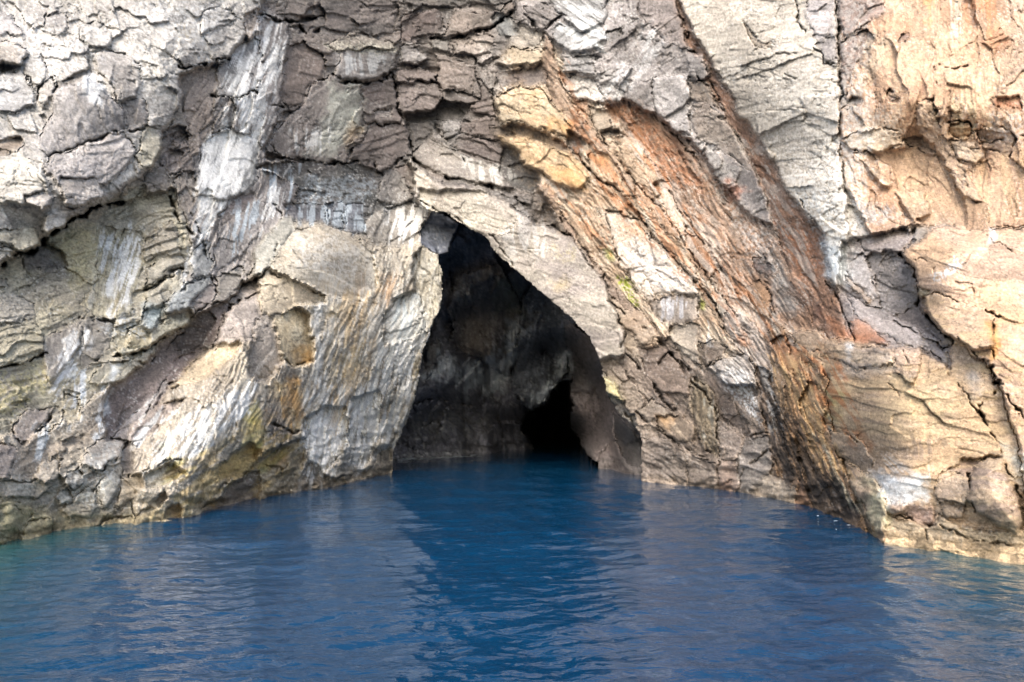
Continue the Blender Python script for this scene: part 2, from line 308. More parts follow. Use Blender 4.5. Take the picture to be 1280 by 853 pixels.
B('A3', [(140, 150), (170, 170), (200, 280), (230, 400), (300, 520), (380, 600), (450, 680), (590, 870), (530, 870), (400, 700), (300, 600), (230, 520), (160, 420), (140, 280)], (168, 138, 114), .5, (132, 108, 92), name='rock_rib', ang=55, saw=.5, amp=.9,
  label='thin brown rib of rock running down from the top centre')
B('A3', [(230, 335), (350, 340), (410, 420), (385, 462), (300, 440), (240, 390)], (224, 222, 218), .35, spk=.6)
B('A3', [(180, 120), (280, 110), (420, 150), (400, 220), (260, 230), (190, 190)], (206, 206, 206), .4, ang=-25, strk=.5, saw=.3)
B('A3', [(220, 240), (350, 250), (370, 330), (230, 320)], (170, 166, 166), .2, saw=.5, ang=10)
B('A3', [(260, 255), (400, 245), (380, 262), (300, 275)], (70, 66, 70), -.5)
B('A3', [(280, 445), (330, 440), (325, 500), (290, 485)], (170, 112, 78), .1)
B('A3', [(330, 470), (430, 480), (450, 560), (390, 590), (330, 520)], (206, 188, 164), .35)
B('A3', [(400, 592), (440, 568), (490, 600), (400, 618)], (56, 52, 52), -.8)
B('A3', [(400, 622), (500, 605), (560, 640), (650, 760), (690, 870), (590, 870), (480, 730)], (176, 150, 122), .2, ang=50)
B('A3', [(340, 680), (400, 670), (470, 740), (540, 870), (440, 870), (350, 760)], (204, 168, 132), .35, ang=55)
B('A3', [(130, -80), (430, -80), (420, 120), (300, 140), (200, 60)], (190, 188, 190), .3, ang=35, strk=.6, saw=.35, spk=.5)
B('A3', [(60, 20), (140, 10), (240, 70), (180, 110), (120, 130), (70, 80)], (132, 120, 118), .2, ang=20, saw=.4)
B('A3', [(560, -80), (720, -80), (740, 60), (780, 220), (680, 180), (560, 70)], (144, 132, 124), -.1, ang=-35)
B('A3', [(780, 262), (850, 240), (885, 330), (870, 362), (780, 352)], (120, 108, 112), .1)
B('A3', [(780, 356), (870, 368), (945, 492), (870, 450), (790, 440)], (160, 142, 122), -.1)
B('A3', [(620, 340), (778, 330), (790, 600), (720, 580), (640, 500)], (208, 204, 198), .25, name=S, ang=-20)
B('A3', [(792, 455), (870, 452), (950, 530), (1000, 610), (1050, 720), (1060, 765), (900, 650), (820, 620)], (172, 156, 134), .05, ang=-15)
B('A3', [(520, 380), (620, 360), (640, 500), (580, 490), (500, 430)], (142, 128, 130), .1, ang=-40)
B('A3', [(420, 130), (480, 125), (490, 165), (450, 182), (420, 165)], (108, 98, 100), .1)
B('A3', [(370, 190), (420, 170), (420, 205), (385, 215)], (112, 100, 104), .1)
B('A3', [(1030, 90), (1060, 130), (1100, 190), (1150, 190), (1150, 210), (1080, 205), (1040, 150)], (186, 164, 138), -.2)
# upper right
B('A4', [(175, -80), (300, -80), (303, 150), (230, 185), (180, 130), (170, 70)], (180, 172, 174), .1, name=S, ang=0, label='lilac grey slab between two cracks at the upper right')
B('A4', [(320, -80), (500, -80), (520, 50), (440, 110), (330, 170), (315, 80)], (140, 128, 128), .25, ang=-40, strk=.2)
B('A4', [(205, 192), (300, 160), (310, 278), (250, 282), (230, 222)], (124, 114, 118), -.1)
B('A4', [(320, 180), (440, 120), (470, 180), (380, 300), (350, 420), (320, 440)], (138, 124, 122), .1, ang=-50)
B('A4', [(330, 482), (370, 430), (412, 440), (400, 467)], (92, 82, 78), -.5)
B('A4', [(540, 400), (590, 440), (570, 460), (520, 420)], (110, 98, 94), -.2)
B('A4', [(580, 190), (600, 140), (625, 150), (620, 192)], (106, 94, 98), -.1)
B('A4', [(985, 430), (1110, 425), (1135, 490), (1010, 480)], (170, 100, 66), -.3, label='small rust red pocket at the right edge')
B('A4', [(805, 550), (890, 553), (910, 580), (890, 620), (805, 615)], (208, 158, 98), -.15, saw=.6)
B('A4', [(440, 680), (560, 660), (700, 660), (760, 690), (820, 760), (870, 870), (900, 1000), (700, 1000), (600, 960), (560, 760)], (184, 154, 124), -.8, name=S, amp=.35, tilt=(0, .6), ang=60, label='smooth brown hollow under the orange stained face')
B('A4', [(590, 620), (680, 600), (760, 690), (680, 680)], (122, 102, 86), -.9)
B('A4', [(370, 680), (400, 680), (550, 820), (530, 845), (440, 745)], (210, 186, 156), .5)
B('A4', [(660, 450), (740, 440), (760, 580), (870, 730), (960, 900), (880, 900), (740, 660), (660, 560)], (182, 162, 142), .25, amp=1.3, sc=9, ang=50)
B('A4', [(880, 1020), (870, 870), (960, 900), (1000, 1020)], (164, 132, 100), .1, ang=80)
B('A4', [(950, 192), (1030, 130), (1100, 185), (1000, 240)], (186, 120, 84), .1, saw=.7, ang=-15)
B('A4', [(800, 620), (900, 630), (960, 690), (920, 740), (840, 700)], (222, 212, 196), .3)
B('A4', [(920, 570), (1040, 560), (1110, 620), (1080, 700), (960, 660)], (156, 136, 122), -.1, amp=1)
B('A4', [(330, 620), (440, 560), (580, 580), (590, 640), (470, 690), (380, 670)], (204, 190, 164), .1, amp=.8)
B('A8', [(560, -10), (700, 0), (720, 90), (640, 140), (600, 60)], (208, 180, 146), .3, name=S, ang=50)
# left middle
B('A5', [(-90, 180), (60, 165), (160, 160), (190, 220), (150, 258), (85, 262), (20, 235), (-90, 230)], (206, 196, 166), .5)
B('A5', [(-90, 240), (20, 245), (80, 270), (90, 285), (0, 325), (-90, 330)], (196, 188, 168), .4)
B('A5', [(90, 290), (190, 230), (280, 260), (300, 330), (230, 350), (150, 350), (100, 340)], (130, 124, 122), -.4, amp=.8)
B('A5', [(110, 10), (190, 0), (250, 30), (190, 90), (130, 50)], (206, 196, 186), .8)
B('A5', [(200, 110), (280, 60), (370, 60), (300, 130), (220, 190), (190, 170)], (196, 190, 182), .8)
B('A5', [(270, -60), (420, -60), (470, 20), (380, 60), (280, 50)], (204, 192, 180), .8)
B('A5', [(430, 150), (560, 170), (545, 300), (520, 400), (500, 540), (420, 560), (350, 500), (430, 380)], (196, 186, 156), .0, edge=(1, 0), name=S, ang=100, strk=.6, amp=.6, label='wavy grey flow of rock beside the bright white rib')
B('A5', [(550, 165), (620, 180), (640, 250), (610, 380), (580, 540), (520, 560), (510, 480), (530, 350)], (198, 190, 162), .3, edge=(1, 0), name='rock_rib', ang=95, strk=.2, amp=.8, label='bright white crusted rib in the left face')
B('A5', [(650, 190), (760, 130), (800, 180), (790, 270), (640, 310), (640, 220)], (172, 164, 150), .2, saw=1.1, ang=-18)
B('A5', [(640, 330), (800, 272), (830, 300), (700, 390), (650, 430)], (182, 176, 162), .4, ang=-30)
B('A5', [(650, 445), (810, 345), (815, 440), (760, 480), (720, 490), (640, 520)], (188, 182, 166), .4, ang=-30)
B('A5', [(720, 492), (860, 385), (945, 370), (925, 460), (840, 520), (740, 545)], (198, 208, 210), .65, name=S, ang=-35, label='blue white tongue of rock at the foot of the streaked gully')
B('A5', [(860, 250), (930, 220), (950, 320), (930, 370), (850, 380), (840, 310)], (160, 164, 168), .25, ang=-50)
B('A5', [(850, 482), (950, 382), (978, 440), (940, 500), (860, 552)], (130, 120, 114), 0)
B('A5', [(650, 620), (760, 560), (850, 560), (850, 585), (760, 625), (650, 695), (500, 738), (540, 690)], (200, 196, 176), .9, name=S, tilt=(0, .6), ang=-30)
B('A5', [(640, 520), (720, 500), (720, 560), (690, 610), (620, 600)], (186, 200, 202), .6)
B('A5', [(560, 600), (650, 600), (660, 680), (570, 690)], (196, 180, 140), .5, amp=.8)
B('A5', [(-90, 560), (160, 570), (220, 720), (100, 760), (-90, 800)], (178, 170, 146), .2, saw=1.3, ang=-14, name=S)
B('A5', [(-90, 440), (60, 450), (150, 500), (160, 565), (-90, 600)], (168, 164, 158), .2, saw=.9, ang=-6)
B('A5', [(-90, 380), (30, 385), (45, 420), (-90, 445)], (204, 198, 184), .4)
B('A5', [(360, 550), (520, 570), (500, 640), (440, 760), (350, 780), (360, 700)], (140, 134, 128), -.1, amp=1.1)
B('A5', [(200, 640), (360, 560), (370, 620), (300, 780), (220, 853), (190, 800)], (168, 160, 156), .2, ang=105, strk=.3)
B('A5', [(960, 382), (1080, 330), (1085, 400), (1000, 490), (950, 490)], (180, 174, 158), .35)
B('A5', [(1085, 400), (1150, 380), (1150, 460), (1020, 505), (1010, 495)], (172, 166, 156), .3)
B('A5', [(980, 90), (1060, 60), (1137, 30), (1180, 60), (1137, 200), (1060, 300), (960, 360), (950, 250)], (166, 160, 156), .1, ang=110, strk=.3)
B('A5', [(970, 100), (1040, 20), (1137, 0), (1137, 40), (1020, 130), (985, 155)], (112, 100, 94), -.4)
B('A5', [(1150, 455), (1020, 512), (985, 590), (940, 680), (1060, 660), (1150, 640), (1250, 560), (1230, 470)], (166, 154, 150), .35, name=S, ang=-6, strk=.2, label='purple grey streaked slab below the cream slab of the buttress')
B('A5', [(860, 752), (980, 672), (1070, 665), (1030, 745), (900, 835), (750, 870)], (226, 200, 158), .4, name=S, ang=-35)
B('A5', [(430, 770), (620, 730), (640, 690), (700, 690), (620, 780), (520, 853), (400, 853)], (166, 162, 148), .3, ang=-35)
B('A5', [(740, 700), (860, 560), (930, 520), (960, 560), (900, 680), (800, 740)], (112, 98, 96), -.1, amp=1)
# buttress
B('A6', [(60, 330), (170, 170), (300, 140), (440, 200), (520, 290), (540, 400), (480, 490), (440, 490), (300, 450), (150, 380)], (216, 206, 186), .6, (206, 192, 168), name=S, amp=.3, ang=20, spk=.35, label='large smooth cream slab capping the left buttress')
B('A6', [(-10, 260), (120, 110), (170, 108), (178, 170), (80, 290), (58, 328), (20, 375), (-20, 370)], (192, 194, 184), .5, name=S)
B('A6', [(60, 335), (150, 383), (300, 455), (300, 500), (180, 500), (60, 560), (20, 540), (0, 400)], (208, 190, 160), .35, ang=10)
B('A6', [(75, 560), (180, 503), (230, 540), (255, 650), (255, 740), (210, 772), (150, 770), (120, 740), (100, 640)], (208, 196, 164), .5, (208, 182, 134), name=S, amp=.3, ang=85, label='tall rounded ochre slab on the left buttress')
B('A6', [(0, 560), (75, 570), (100, 650), (120, 750), (60, 853), (-40, 800)], (158, 148, 140), .1, ang=-60)
B('A6', [(700, 290), (740, 240), (822, 280), (838, 400), (822, 520), (760, 625), (730, 600), (700, 500)], (180, 174, 154), .3, name=S, ang=88, amp=.5, strk=.2, rib=1.0)
B('A6', [(570, 560), (600, 490), (680, 440), (740, 480), (745, 600), (700, 640), (570, 680)], (214, 218, 212), .5, name=S, bulge=.2, amp=.5, ang=-60, label='blue white bulge of rock beside the cave mouth', rib=1.0)
PC('A6', [(610, 722), (665, 715), (660, 765), (610, 800)], (104, 98, 96), .7, 6)
PC('A6', [(440, 385), (500, 365), (490, 450), (440, 490)], (160, 140, 118), .7, 6)
PC('A6', [(560, 290), (620, 270), (680, 300), (640, 360), (570, 360)], (150, 144, 132), .7, 6)
PC('A6', [(420, 690), (460, 670), (450, 740), (425, 760)], (196, 158, 96), .7, 6)
PC('L2', [(90, 130), (190, 110), (215, 200), (210, 330), (150, 350), (120, 290), (80, 170)], (214, 182, 126), .7, 6)
PC('L2', [(40, 270), (110, 210), (120, 300), (150, 350), (110, 400), (50, 370)], (122, 108, 104), .7, 6)
PC('L2', [(-60, 250), (0, 230), (35, 300), (45, 390), (0, 430), (-60, 420)], (206, 186, 116), .7, 6)
B('L2', [(220, 300), (300, 240), (400, 250), (410, 380), (350, 500), (290, 530), (240, 480), (215, 400)], (228, 224, 212), .5, name=S, ang=100, saw=.2, amp=.9, strk=.2, label='white crusted flow of rock above the waterline of the buttress', rib=1.0)
B('L2', [(430, 200), (540, 170), (550, 320), (500, 480), (440, 520), (410, 400)], (220, 219, 208), .4, ang=98, amp=.9, strk=.2, rib=1.0)
PC('L2', [(370, 460), (430, 400), (450, 480), (380, 530)], (146, 152, 150), .7, 6)
B('L2', [(345, 570), (500, 520), (600, 400), (635, 350), (625, 470), (600, 560), (480, 600), (345, 640)], (156, 144, 124), .1, ang=85, rib=1.0)
B('L2', [(-60, 520), (0, 480), (100, 420), (220, 380), (200, 560), (170, 660), (-60, 720)], (160, 146, 116), .2, ang=-50, saw=.8, amp=.8, rib=1.0)
B('L2', [(160, 620), (240, 480), (300, 530), (345, 570), (340, 640), (180, 680)], (128, 118, 104), -.1, ang=-58, saw=1.3, amp=.9, rib=1.0)
PC('L2', [(50, 490), (110, 460), (150, 480), (110, 520), (60, 520)], (182, 142, 84), .7, 6)
# lower left
B('L1', [(45, 350), (110, 260), (240, 250), (200, 320), (90, 410)], (162, 148, 146), .35, ang=-30)
B('L1', [(500, 380), (570, 290), (680, 190), (745, 120), (740, 180), (660, 270), (560, 400)], (196, 192, 186), .45, name='rock_rib', ang=-45, strk=.2)
B('L1', [(560, 400), (580, 330), (700, 240), (830, 200), (700, 340), (620, 400)], (162, 146, 140), .3, name=S, ang=-42)
B('L1', [(380, 430), (460, 380), (560, 400), (540, 460), (450, 520), (360, 500)], (190, 184, 176), .55)
B('L1', [(560, 402), (590, 420), (600, 530), (540, 550), (535, 480)], (114, 106, 102), -.3)
B('L1', [(430, 570), (500, 530), (540, 560), (500, 660), (450, 700)], (206, 206, 196), .4)
B('L1', [(300, 540), (350, 510), (370, 590), (330, 620), (290, 580)], (206, 202, 190), .35)
B('L1', [(250, 620), (300, 600), (320, 650), (260, 680)], (196, 198, 190), .3)
B('L1', [(1000, 480), (1110, 400), (1150, 440), (1100, 540), (980, 580), (960, 520)], (220, 186, 122), .5, name=S)
B('L1', [(650, 690), (740, 615), (746, 650), (690, 700)], (212, 190, 166), .5)
B('L1', [(740, 700), (800, 670), (805, 740), (740, 745)], (178, 138, 106), .4)
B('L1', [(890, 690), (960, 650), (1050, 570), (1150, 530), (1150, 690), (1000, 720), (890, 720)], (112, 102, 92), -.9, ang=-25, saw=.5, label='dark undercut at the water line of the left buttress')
B('L1', [(-90, 680), (70, 660), (160, 700), (90, 790), (60, 870), (-90, 870)], (170, 160, 128), .4)
B('L1', [(90, 790), (170, 690), (250, 740), (230, 800), (220, 850), (90, 850)], (158, 148, 122), .5)
B('L1', [(-90, 560), (140, 570), (260, 560), (180, 650), (60, 640), (-90, 640)], (198, 190, 174), .2)
B('L1', [(-90, 400), (60, 410), (70, 490), (20, 560), (-90, 560)], (166, 152, 146), .3)
B('L1', [(140, 560), (190, 500), (280, 460), (270, 550), (200, 600)], (196, 182, 162), .4)
B('L1', [(350, 620), (420, 600), (430, 700), (400, 740), (300, 740), (270, 700)], (190, 180, 156), .3)
B('L1', [(540, 560), (620, 540), (640, 600), (560, 680), (510, 690)], (180, 162, 132), .3)
B('L1', [(640, 540), (760, 490), (820, 540), (740, 590), (650, 600)], (200, 192, 170), .35, saw=.5, ang=-20)
B('L1', [(290, 190), (360, 200), (350, 290), (300, 320), (270, 260)], (180, 168, 140), .3)
# right of the arch
B('A7', [(100, -40), (150, -40), (200, 60), (290, 200), (400, 350), (430, 420), (380, 365), (260, 215), (190, 95)], (150, 126, 112), .25, (120, 102, 94), name='rock_rib', ang=52, saw=.8, amp=.9)
B('A7', [(400, 85), (460, 90), (540, 110), (640, 190), (700, 260), (780, 330), (830, 380), (830, 460), (660, 450), (610, 490), (560, 440), (480, 330), (440, 200)], (222, 206, 190), .3, (228, 222, 214), name=S, ang=45, spk=.75, amp=.7,
  label='pale cream crusted slab above the slate patch right of the arch')
B('A7', [(600, 492), (680, 462), (830, 470), (830, 575), (720, 592), (650, 560)], (150, 142, 138), .05, ang=88, strk=.3, label='grey slate patch with thin white vertical streaks')
B('A7', [(290, 225), (400, 352), (500, 470), (620, 580), (690, 655), (640, 640), (500, 525), (420, 435), (330, 310)], (126, 106, 96), -.3, ang=50, saw=.8, amp=.8)
B('A7', [(420, 430), (500, 525), (560, 520), (655, 640), (600, 685), (520, 625), (490, 600), (440, 480)], (160, 142, 124), .3)
B('A7', [(490, 600), (520, 625), (600, 690), (640, 780), (620, 800), (560, 760), (500, 680)], (176, 160, 138), .2)
B('A7', [(660, 650), (700, 640), (740, 700), (700, 712), (650, 770), (620, 740)], (136, 120, 106), .3)
B('A7', [(640, 785), (700, 712), (790, 790), (800, 860), (660, 860)], (132, 116, 104), .5)
B('A7', [(830, 672), (900, 660), (962, 690), (940, 732), (870, 762)], (118, 106, 98), .3)
B('A7', [(720, 592), (830, 590), (820, 700), (850, 790), (760, 720), (700, 640)], (194, 184, 166), .3, name=S)
B('A7', [(870, 770), (950, 740), (1030, 710), (1080, 770), (1090, 860), (960, 860), (920, 820)], (206, 204, 204), .4, name=S, ang=50, label='white crusted slab under the rust fan', rib=1.6)
B('A7', [(460, -40), (520, 55), (640, 195), (760, 325), (880, 450), (945, 595), (900, 545), (800, 400), (700, 295), (600, 185), (500, 70), (420, -40)], (142, 120, 98), -.35, name='rock_rib', ang=52, saw=.6)
B('A7', [(560, -40), (620, 0), (700, 120), (760, 230), (700, 190), (640, 110), (540, 0)], (188, 136, 98), .25, ang=54)
B('A7', [(630, -40), (700, -40), (760, 110), (755, 170), (700, 120)], (214, 190, 160), .4, ang=60)
B('A7', [(760, 190), (830, 190), (870, 280), (900, 350), (860, 400), (800, 310)], (186, 130, 92), .1, ang=55)
B('A7', [(1030, 430), (1100, 390), (1150, 440), (1150, 560), (1060, 500)], (176, 136, 100), .1, ang=60)
B('A7', [(1060, 300), (1120, 280), (1150, 330), (1140, 380), (1080, 350)], (104, 88, 90), .1, amp=1)
B('A7', [(930, 600), (950, 500), (1040, 560), (1150, 680), (1150, 800), (1030, 720)], (170, 160, 156), .1, ang=52, strk=.6, saw=.5, label='lilac and white striped strata at the foot of the rust fan', rib=1.6)
B('L3', [(400, 108), (430, 118), (470, 150), (500, 200), (490, 232), (430, 192), (405, 150)], (214, 200, 124), .5)
B('L3', [(440, 30), (560, 150), (580, 240), (560, 290), (520, 290), (500, 232), (470, 150), (400, 100), (380, 50)], (176, 160, 142), .4, name=S)
B('L3', [(560, -20), (740, -20), (800, 100), (780, 200), (640, 170), (600, 100)], (138, 120, 108), .2)
B('L3', [(550, 272), (620, 200), (720, 270), (700, 300), (600, 312)], (182, 168, 150), .3)
B('L3', [(640, 290), (760, 280), (812, 350), (800, 400), (740, 400), (650, 335)], (204, 182, 152), .5, name=S)
B('L3', [(572, 385), (700, 380), (772, 440), (772, 620), (640, 620), (572, 600)], (144, 134, 124), .4, ang=28, saw=.7, name=S, label='grey layered foot of rock at the right corner of the cave mouth')
B('L3', [(772, 445), (900, 500), (912, 640), (780, 640)], (124, 114, 104), .2, ang=28, saw=.7)
B('L3', [(800, 100), (870, 140), (920, 280), (915, 480), (840, 420), (800, 300), (790, 200)], (140, 126, 98), .1, name=S, ang=84, strk=.3, rib=1.6)
B('L3', [(920, 300), (960, 330), (1030, 380), (1000, 470), (920, 480), (912, 380)], (200, 182, 166), .45)
B('L3', [(1000, 470), (1040, 390), (1100, 380), (1150, 375), (1150, 560), (1040, 650), (1000, 650)], (174, 168, 160), .4, name=S, label='pale grey faceted block at the foot between brown facets and ribs')
B('L3', [(915, 485), (1000, 475), (995, 530), (1010, 620), (1000, 650), (915, 650)], (176, 152, 136), .5)
B('L3', [(915, 580), (970, 570), (975, 660), (915, 660)], (146, 112, 94), .6)
B('L3', [(910, 200), (960, 190), (1040, 310), (1056, 370), (980, 330), (920, 262)], (104, 92, 84), -.3)
B('O', [(500, 640), (540, 590), (620, 600), (650, 650), (660, 700), (500, 680)], (190, 176, 154), .6, ang=10)
B('O', [(650, 600), (690, 640), (690, 720), (650, 720)], (140, 108, 92), .5)
B('O', [(660, 330), (690, 260), (730, 280), (745, 330), (740, 450), (700, 420), (670, 380)], (222, 186, 142), .35, name=S, ang=70, rib=1.6)
B('O', [(560, 200), (600, 220), (610, 320), (600, 420), (570, 330)], (190, 162, 130), .35, ang=75, rib=1.6)
B('O', [(510, 210), (560, 250), (600, 450), (640, 600), (620, 640), (560, 480), (520, 330)], (92, 82, 76), -.5, ang=72, saw=1, strk=.3, rib=1.6)
B('O', [(640, 460), (700, 540), (780, 640), (870, 730), (860, 800), (740, 800), (680, 640)], (96, 86, 78), -.6, ang=58, saw=1.3, strk=.2, rib=1.6)
B('O', [(560, 120), (620, 100), (660, 190), (640, 260), (600, 200)], (166, 116, 84), .15, ang=60)
# right
B('A8', [(480, 240), (590, 280), (640, 340), (665, 400), (665, 500), (600, 550), (500, 520), (480, 400), (430, 290)], (136, 122, 124), -.5, name=S, ang=4, saw=.15, label='dark purple hollow left of the huge pinkish slab')
B('A8', [(400, 222), (500, 190), (660, 162), (600, 280), (430, 262)], (160, 148, 140), .2, saw=.4, ang=-8)
B('A8', [(360, 320), (420, 270), (470, 400), (480, 490), (360, 390)], (204, 198, 192), .1)
B('A8', [(340, 370), (465, 480), (440, 490), (350, 415)], (182, 152, 118), .35)
B('A8', [(665, 500), (720, 580), (822, 660), (815, 690), (660, 600), (560, 552)], (116, 102, 98), -.3)
B('A8', [(350, 460), (520, 522), (700, 640), (800, 710), (800, 790), (690, 700), (560, 660), (400, 580)], (190, 180, 174), .3, ang=35, saw=.4)
B('A8', [(360, 570), (440, 580), (540, 680), (430, 662), (380, 670)], (192, 122, 82), .35)
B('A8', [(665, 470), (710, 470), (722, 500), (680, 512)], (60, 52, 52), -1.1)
B('A8', [(668, 420), (720, 440), (710, 468), (668, 468)], (140, 134, 100), -.2)
B('A8', [(690, 460), (760, 450), (900, 500), (990, 560), (1000, 700), (900, 700), (820, 655), (720, 560)], (216, 184, 146), .9, name=S, amp=.25, sc=40, ang=8)
B('A8', [(100, 640), (160, 600), (330, 680), (560, 690), (550, 770), (420, 790), (230, 720), (200, 760)], (196, 172, 150), .3, ang=10)
B('A8', [(200, 700), (240, 700), (240, 830), (200, 760)], (206, 160, 124), .4)
B('A8', [(560, 690), (680, 690), (690, 740), (640, 853), (560, 800)], (204, 176, 156), .4)
PC('A8', [(190, 500), (240, 500), (250, 560), (200, 550)], (110, 84, 76), .7, 6)
B('L4', [(860, 402), (1030, 392), (1040, 402), (960, 412), (905, 440), (890, 480), (800, 460)], (116, 98, 88), -.7)
B('L4', [(625, 600), (740, 620), (740, 690), (690, 690), (610, 652)], (142, 118, 112), 0)
B('L4', [(750, 470), (830, 450), (890, 480), (890, 590), (860, 660), (790, 660), (745, 560)], (166, 150, 134), .2, amp=.8)
B('L4', [(475, 700), (540, 662), (740, 700), (760, 640), (860, 700), (1000, 730), (1137, 720), (1500, 740), (1500, 900), (480, 900)], (206, 188, 156), .85, name='rock_ledge', saw=.7, ang=6, label='cream layered ledge along the water line at the right')
B('L4', [(470, 790), (420, 600), (340, 480), (320, 400), (380, 440), (480, 510), (530, 590), (530, 700), (520, 790)], (202, 174, 152), .7, (216, 204, 160), name=S, ang=60, label='pink and yellow slanting slab whose edge meets the dark ribs')
B('L4', [(270, 280), (400, 300), (470, 400), (450, 480), (360, 410), (300, 350)], (168, 148, 128), .2, ang=20)

# loose stones wedged or lying against the cliff
BO = dict(name='boulder', cat='boulder', bulge=.35, bw=10, amp=.35)
B('L4', [(908, 432), (960, 407), (1035, 400), (1062, 470), (1112, 600), (1130, 700), (1100, 735), (1020, 700), (935, 650), (888, 590), (893, 500)], (196, 170, 152), .9, sc=26, label='large rounded pinkish boulder resting on the ledge by the right edge', **BO)
B('L4', [(518, 612), (560, 592), (626, 603), (622, 640), (560, 657), (524, 637)], (184, 162, 148), .5, label='small flat brown boulder on the ledge below the white patch', **BO)
B('L1', [(585, 755), (622, 700), (692, 693), (662, 742), (632, 790), (585, 790)], (206, 196, 184), .55, label='pale triangular stone standing at the left water line', **BO)
B('L1', [(-60, 700), (0, 690), (70, 680), (110, 720), (80, 790), (40, 850), (-60, 870)], (150, 146, 116), .5, label='dark olive boulder at the far left water line', **BO)
B('L1', [(100, 800), (140, 750), (200, 730), (240, 760), (225, 800), (180, 850), (100, 850)], (160, 148, 122), .5, label='brown rounded boulder second from the left along the water line', **BO)
# the smooth arch over the mouth
B('M', [(300, 128), (345, 118), (385, 62), (430, 85), (520, 128), (565, 172), (622, 262), (660, 350), (678, 440), (664, 472), (622, 462), (602, 485), (560, 480), (470, 350), (380, 260), (290, 180)], (196, 186, 170), .9, (164, 154, 146), name=S, ang=15, amp=.4,
  sc=24, asp=3, tilt=(0, .5), label='great curved grey slab forming the arch over the cave mouth')
B('M', [(92, -5), (250, -5), (350, 20), (385, 66), (342, 122), (290, 134), (210, 100), (110, 50)], (206, 198, 178), .8, (180, 170, 154), name=S, ang=18, amp=.45, saw=.25, tilt=(0, .5), label='cream wedge of layered rock at the peak of the arch')

# ---- stains, washes, crusts, and a little painted light and shade
W, BW = (238, 237, 232), (205, 218, 226)
PC('A1', [(380, 330), (420, 340), (470, 400), (460, 450), (400, 450), (370, 390)], (248, 248, 246), .9, 5)  # lit top of the block, put into the colour as white
PC('A1', [(520, 60), (640, 60), (760, 260), (800, 420), (660, 540), (560, 240)], (236, 232, 222), .5, 12, 'speck', 0, 6)
PC('A1', [(600, 0), (1000, 0), (980, 160), (800, 260), (640, 100)], (232, 230, 224), .6, 12, 'speck', 0, 5)
PC('A1', [(100, 60), (500, 260), (300, 330), (60, 300)], (234, 231, 226), .6, 14, 'speck', 0, 5)
PC('A1', [(800, 120), (860, 130), (860, 180), (800, 180)], (196, 172, 120), .5, 6, 'speck', 0, 4)
PC('A2', [(0, 80), (120, 90), (130, 300), (60, 430), (40, 620), (-80, 853), (-260, 853), (-100, 400), (-60, 200)], W, .9, 7, 'streak', 105, 2.6)
PC('A1', [(930, 560), (1137, 540), (1100, 853), (900, 853), (880, 720)], W, .8, 6, 'streak', 103, 2.8)
PC('A1', [(1000, 280), (1090, 200), (1060, 380), (980, 420)], W, .8, 4, 'streak', 112, 2.5)
PC('Q', [(400, 0), (590, 0), (560, 120), (520, 220), (440, 280), (400, 400), (340, 480), (310, 560), (330, 420), (380, 320), (330, 240)], W, .85, 5, 'streak', 112, 2.6)
PC('Q', [(490, 270), (620, 250), (560, 330), (530, 420), (500, 500), (470, 420)], BW, .8, 5, 'streak', 100, 2.2)
PC('Q', [(600, 130), (660, 120), (640, 230), (610, 250)], BW, .85, 4, 'streak', 95, 2.2)
PC('Q', [(700, 120), (725, 130), (700, 240), (680, 310), (675, 240)], BW, .9, 3, 'streak', 98, 2)
PC('Q', [(700, 270), (960, 260), (960, 380), (860, 350), (720, 330)], BW, .75, 5, 'streak', 92, 3)
PC('Q', [(740, 170), (1000, 180), (960, 270), (720, 270)], BW, .5, 6, 'speck', 0, 6)
PC('A2', [(360, 240), (600, 240), (560, 330), (380, 340)], (198, 200, 198), .7, 5, 'streak', 92, 4)
PC('A2', [(330, 385), (470, 385), (470, 560), (360, 680), (230, 690), (300, 560), (320, 470)], (206, 208, 192), .75, 8, 'solid', 0, 7)
PC('A2', [(170, 570), (340, 560), (300, 690), (160, 680)], W, .7, 5, 'streak', 92, 2.6)
PC('A2', [(400, 560), (470, 560), (440, 620), (390, 650)], (196, 158, 110), .5, 5)
PC('A2', [(300, 190), (620, 190), (640, 240), (320, 230)], (214, 208, 186), .6, 4, 'speck', 0, 3)
PC('A2', [(900, 690), (1137, 750), (1137, 853), (960, 790)], (214, 212, 204), .6, 5, 'streak', 92, 3)
PC('A2', [(500, 450), (600, 460), (600, 530), (520, 520)], (206, 198, 188), .5, 4, 'speck', 0, 3)
PC('A2', [(980, 160), (1137, 260), (1137, 420), (1000, 400)], (208, 200, 190), .5, 6, 'speck', 0, 4)
PC('A3', [(140, 0), (430, 0), (420, 240), (200, 160)], (228, 228, 230), .6, 8, 'streak', 30, 3)
PC('A3', [(380, 400), (560, 200), (640, 60), (660, 200), (560, 360), (480, 460)], (226, 222, 222), .6, 6, 'streak', -60, 3)
PC('A3', [(460, 240), (560, 280), (540, 400), (430, 380)], (220, 216, 214), .5, 7, 'speck', 0, 4)
PC('A3', [(340, 340), (440, 300), (500, 450), (420, 480)], (226, 222, 214), .6, 5, 'speck', 0, 3)
PC('A3', [(160, 520), (280, 540), (240, 610), (150, 580)], (214, 160, 92), .6, 6)
PC('A3', [(120, 720), (300, 760), (330, 840), (200, 800)], (216, 164, 98), .6, 6)
PC('A3', [(360, 690), (430, 690), (440, 730), (380, 740)], (216, 158, 96), .7, 5)
PC('A3', [(460, 450), (560, 460), (900, 853), (700, 853), (560, 640)], (190, 120, 76), .5, 8, 'speck', 0, 7)
PC('A3', [(560, 480), (700, 540), (960, 853), (880, 853), (700, 640)], (120, 86, 66), .6, 6, 'streak', 52, 3)
PC('A3', [(780, 600), (900, 640), (1060, 853), (960, 853)], (214, 208, 198), .6, 6, 'speck', 0, 4)
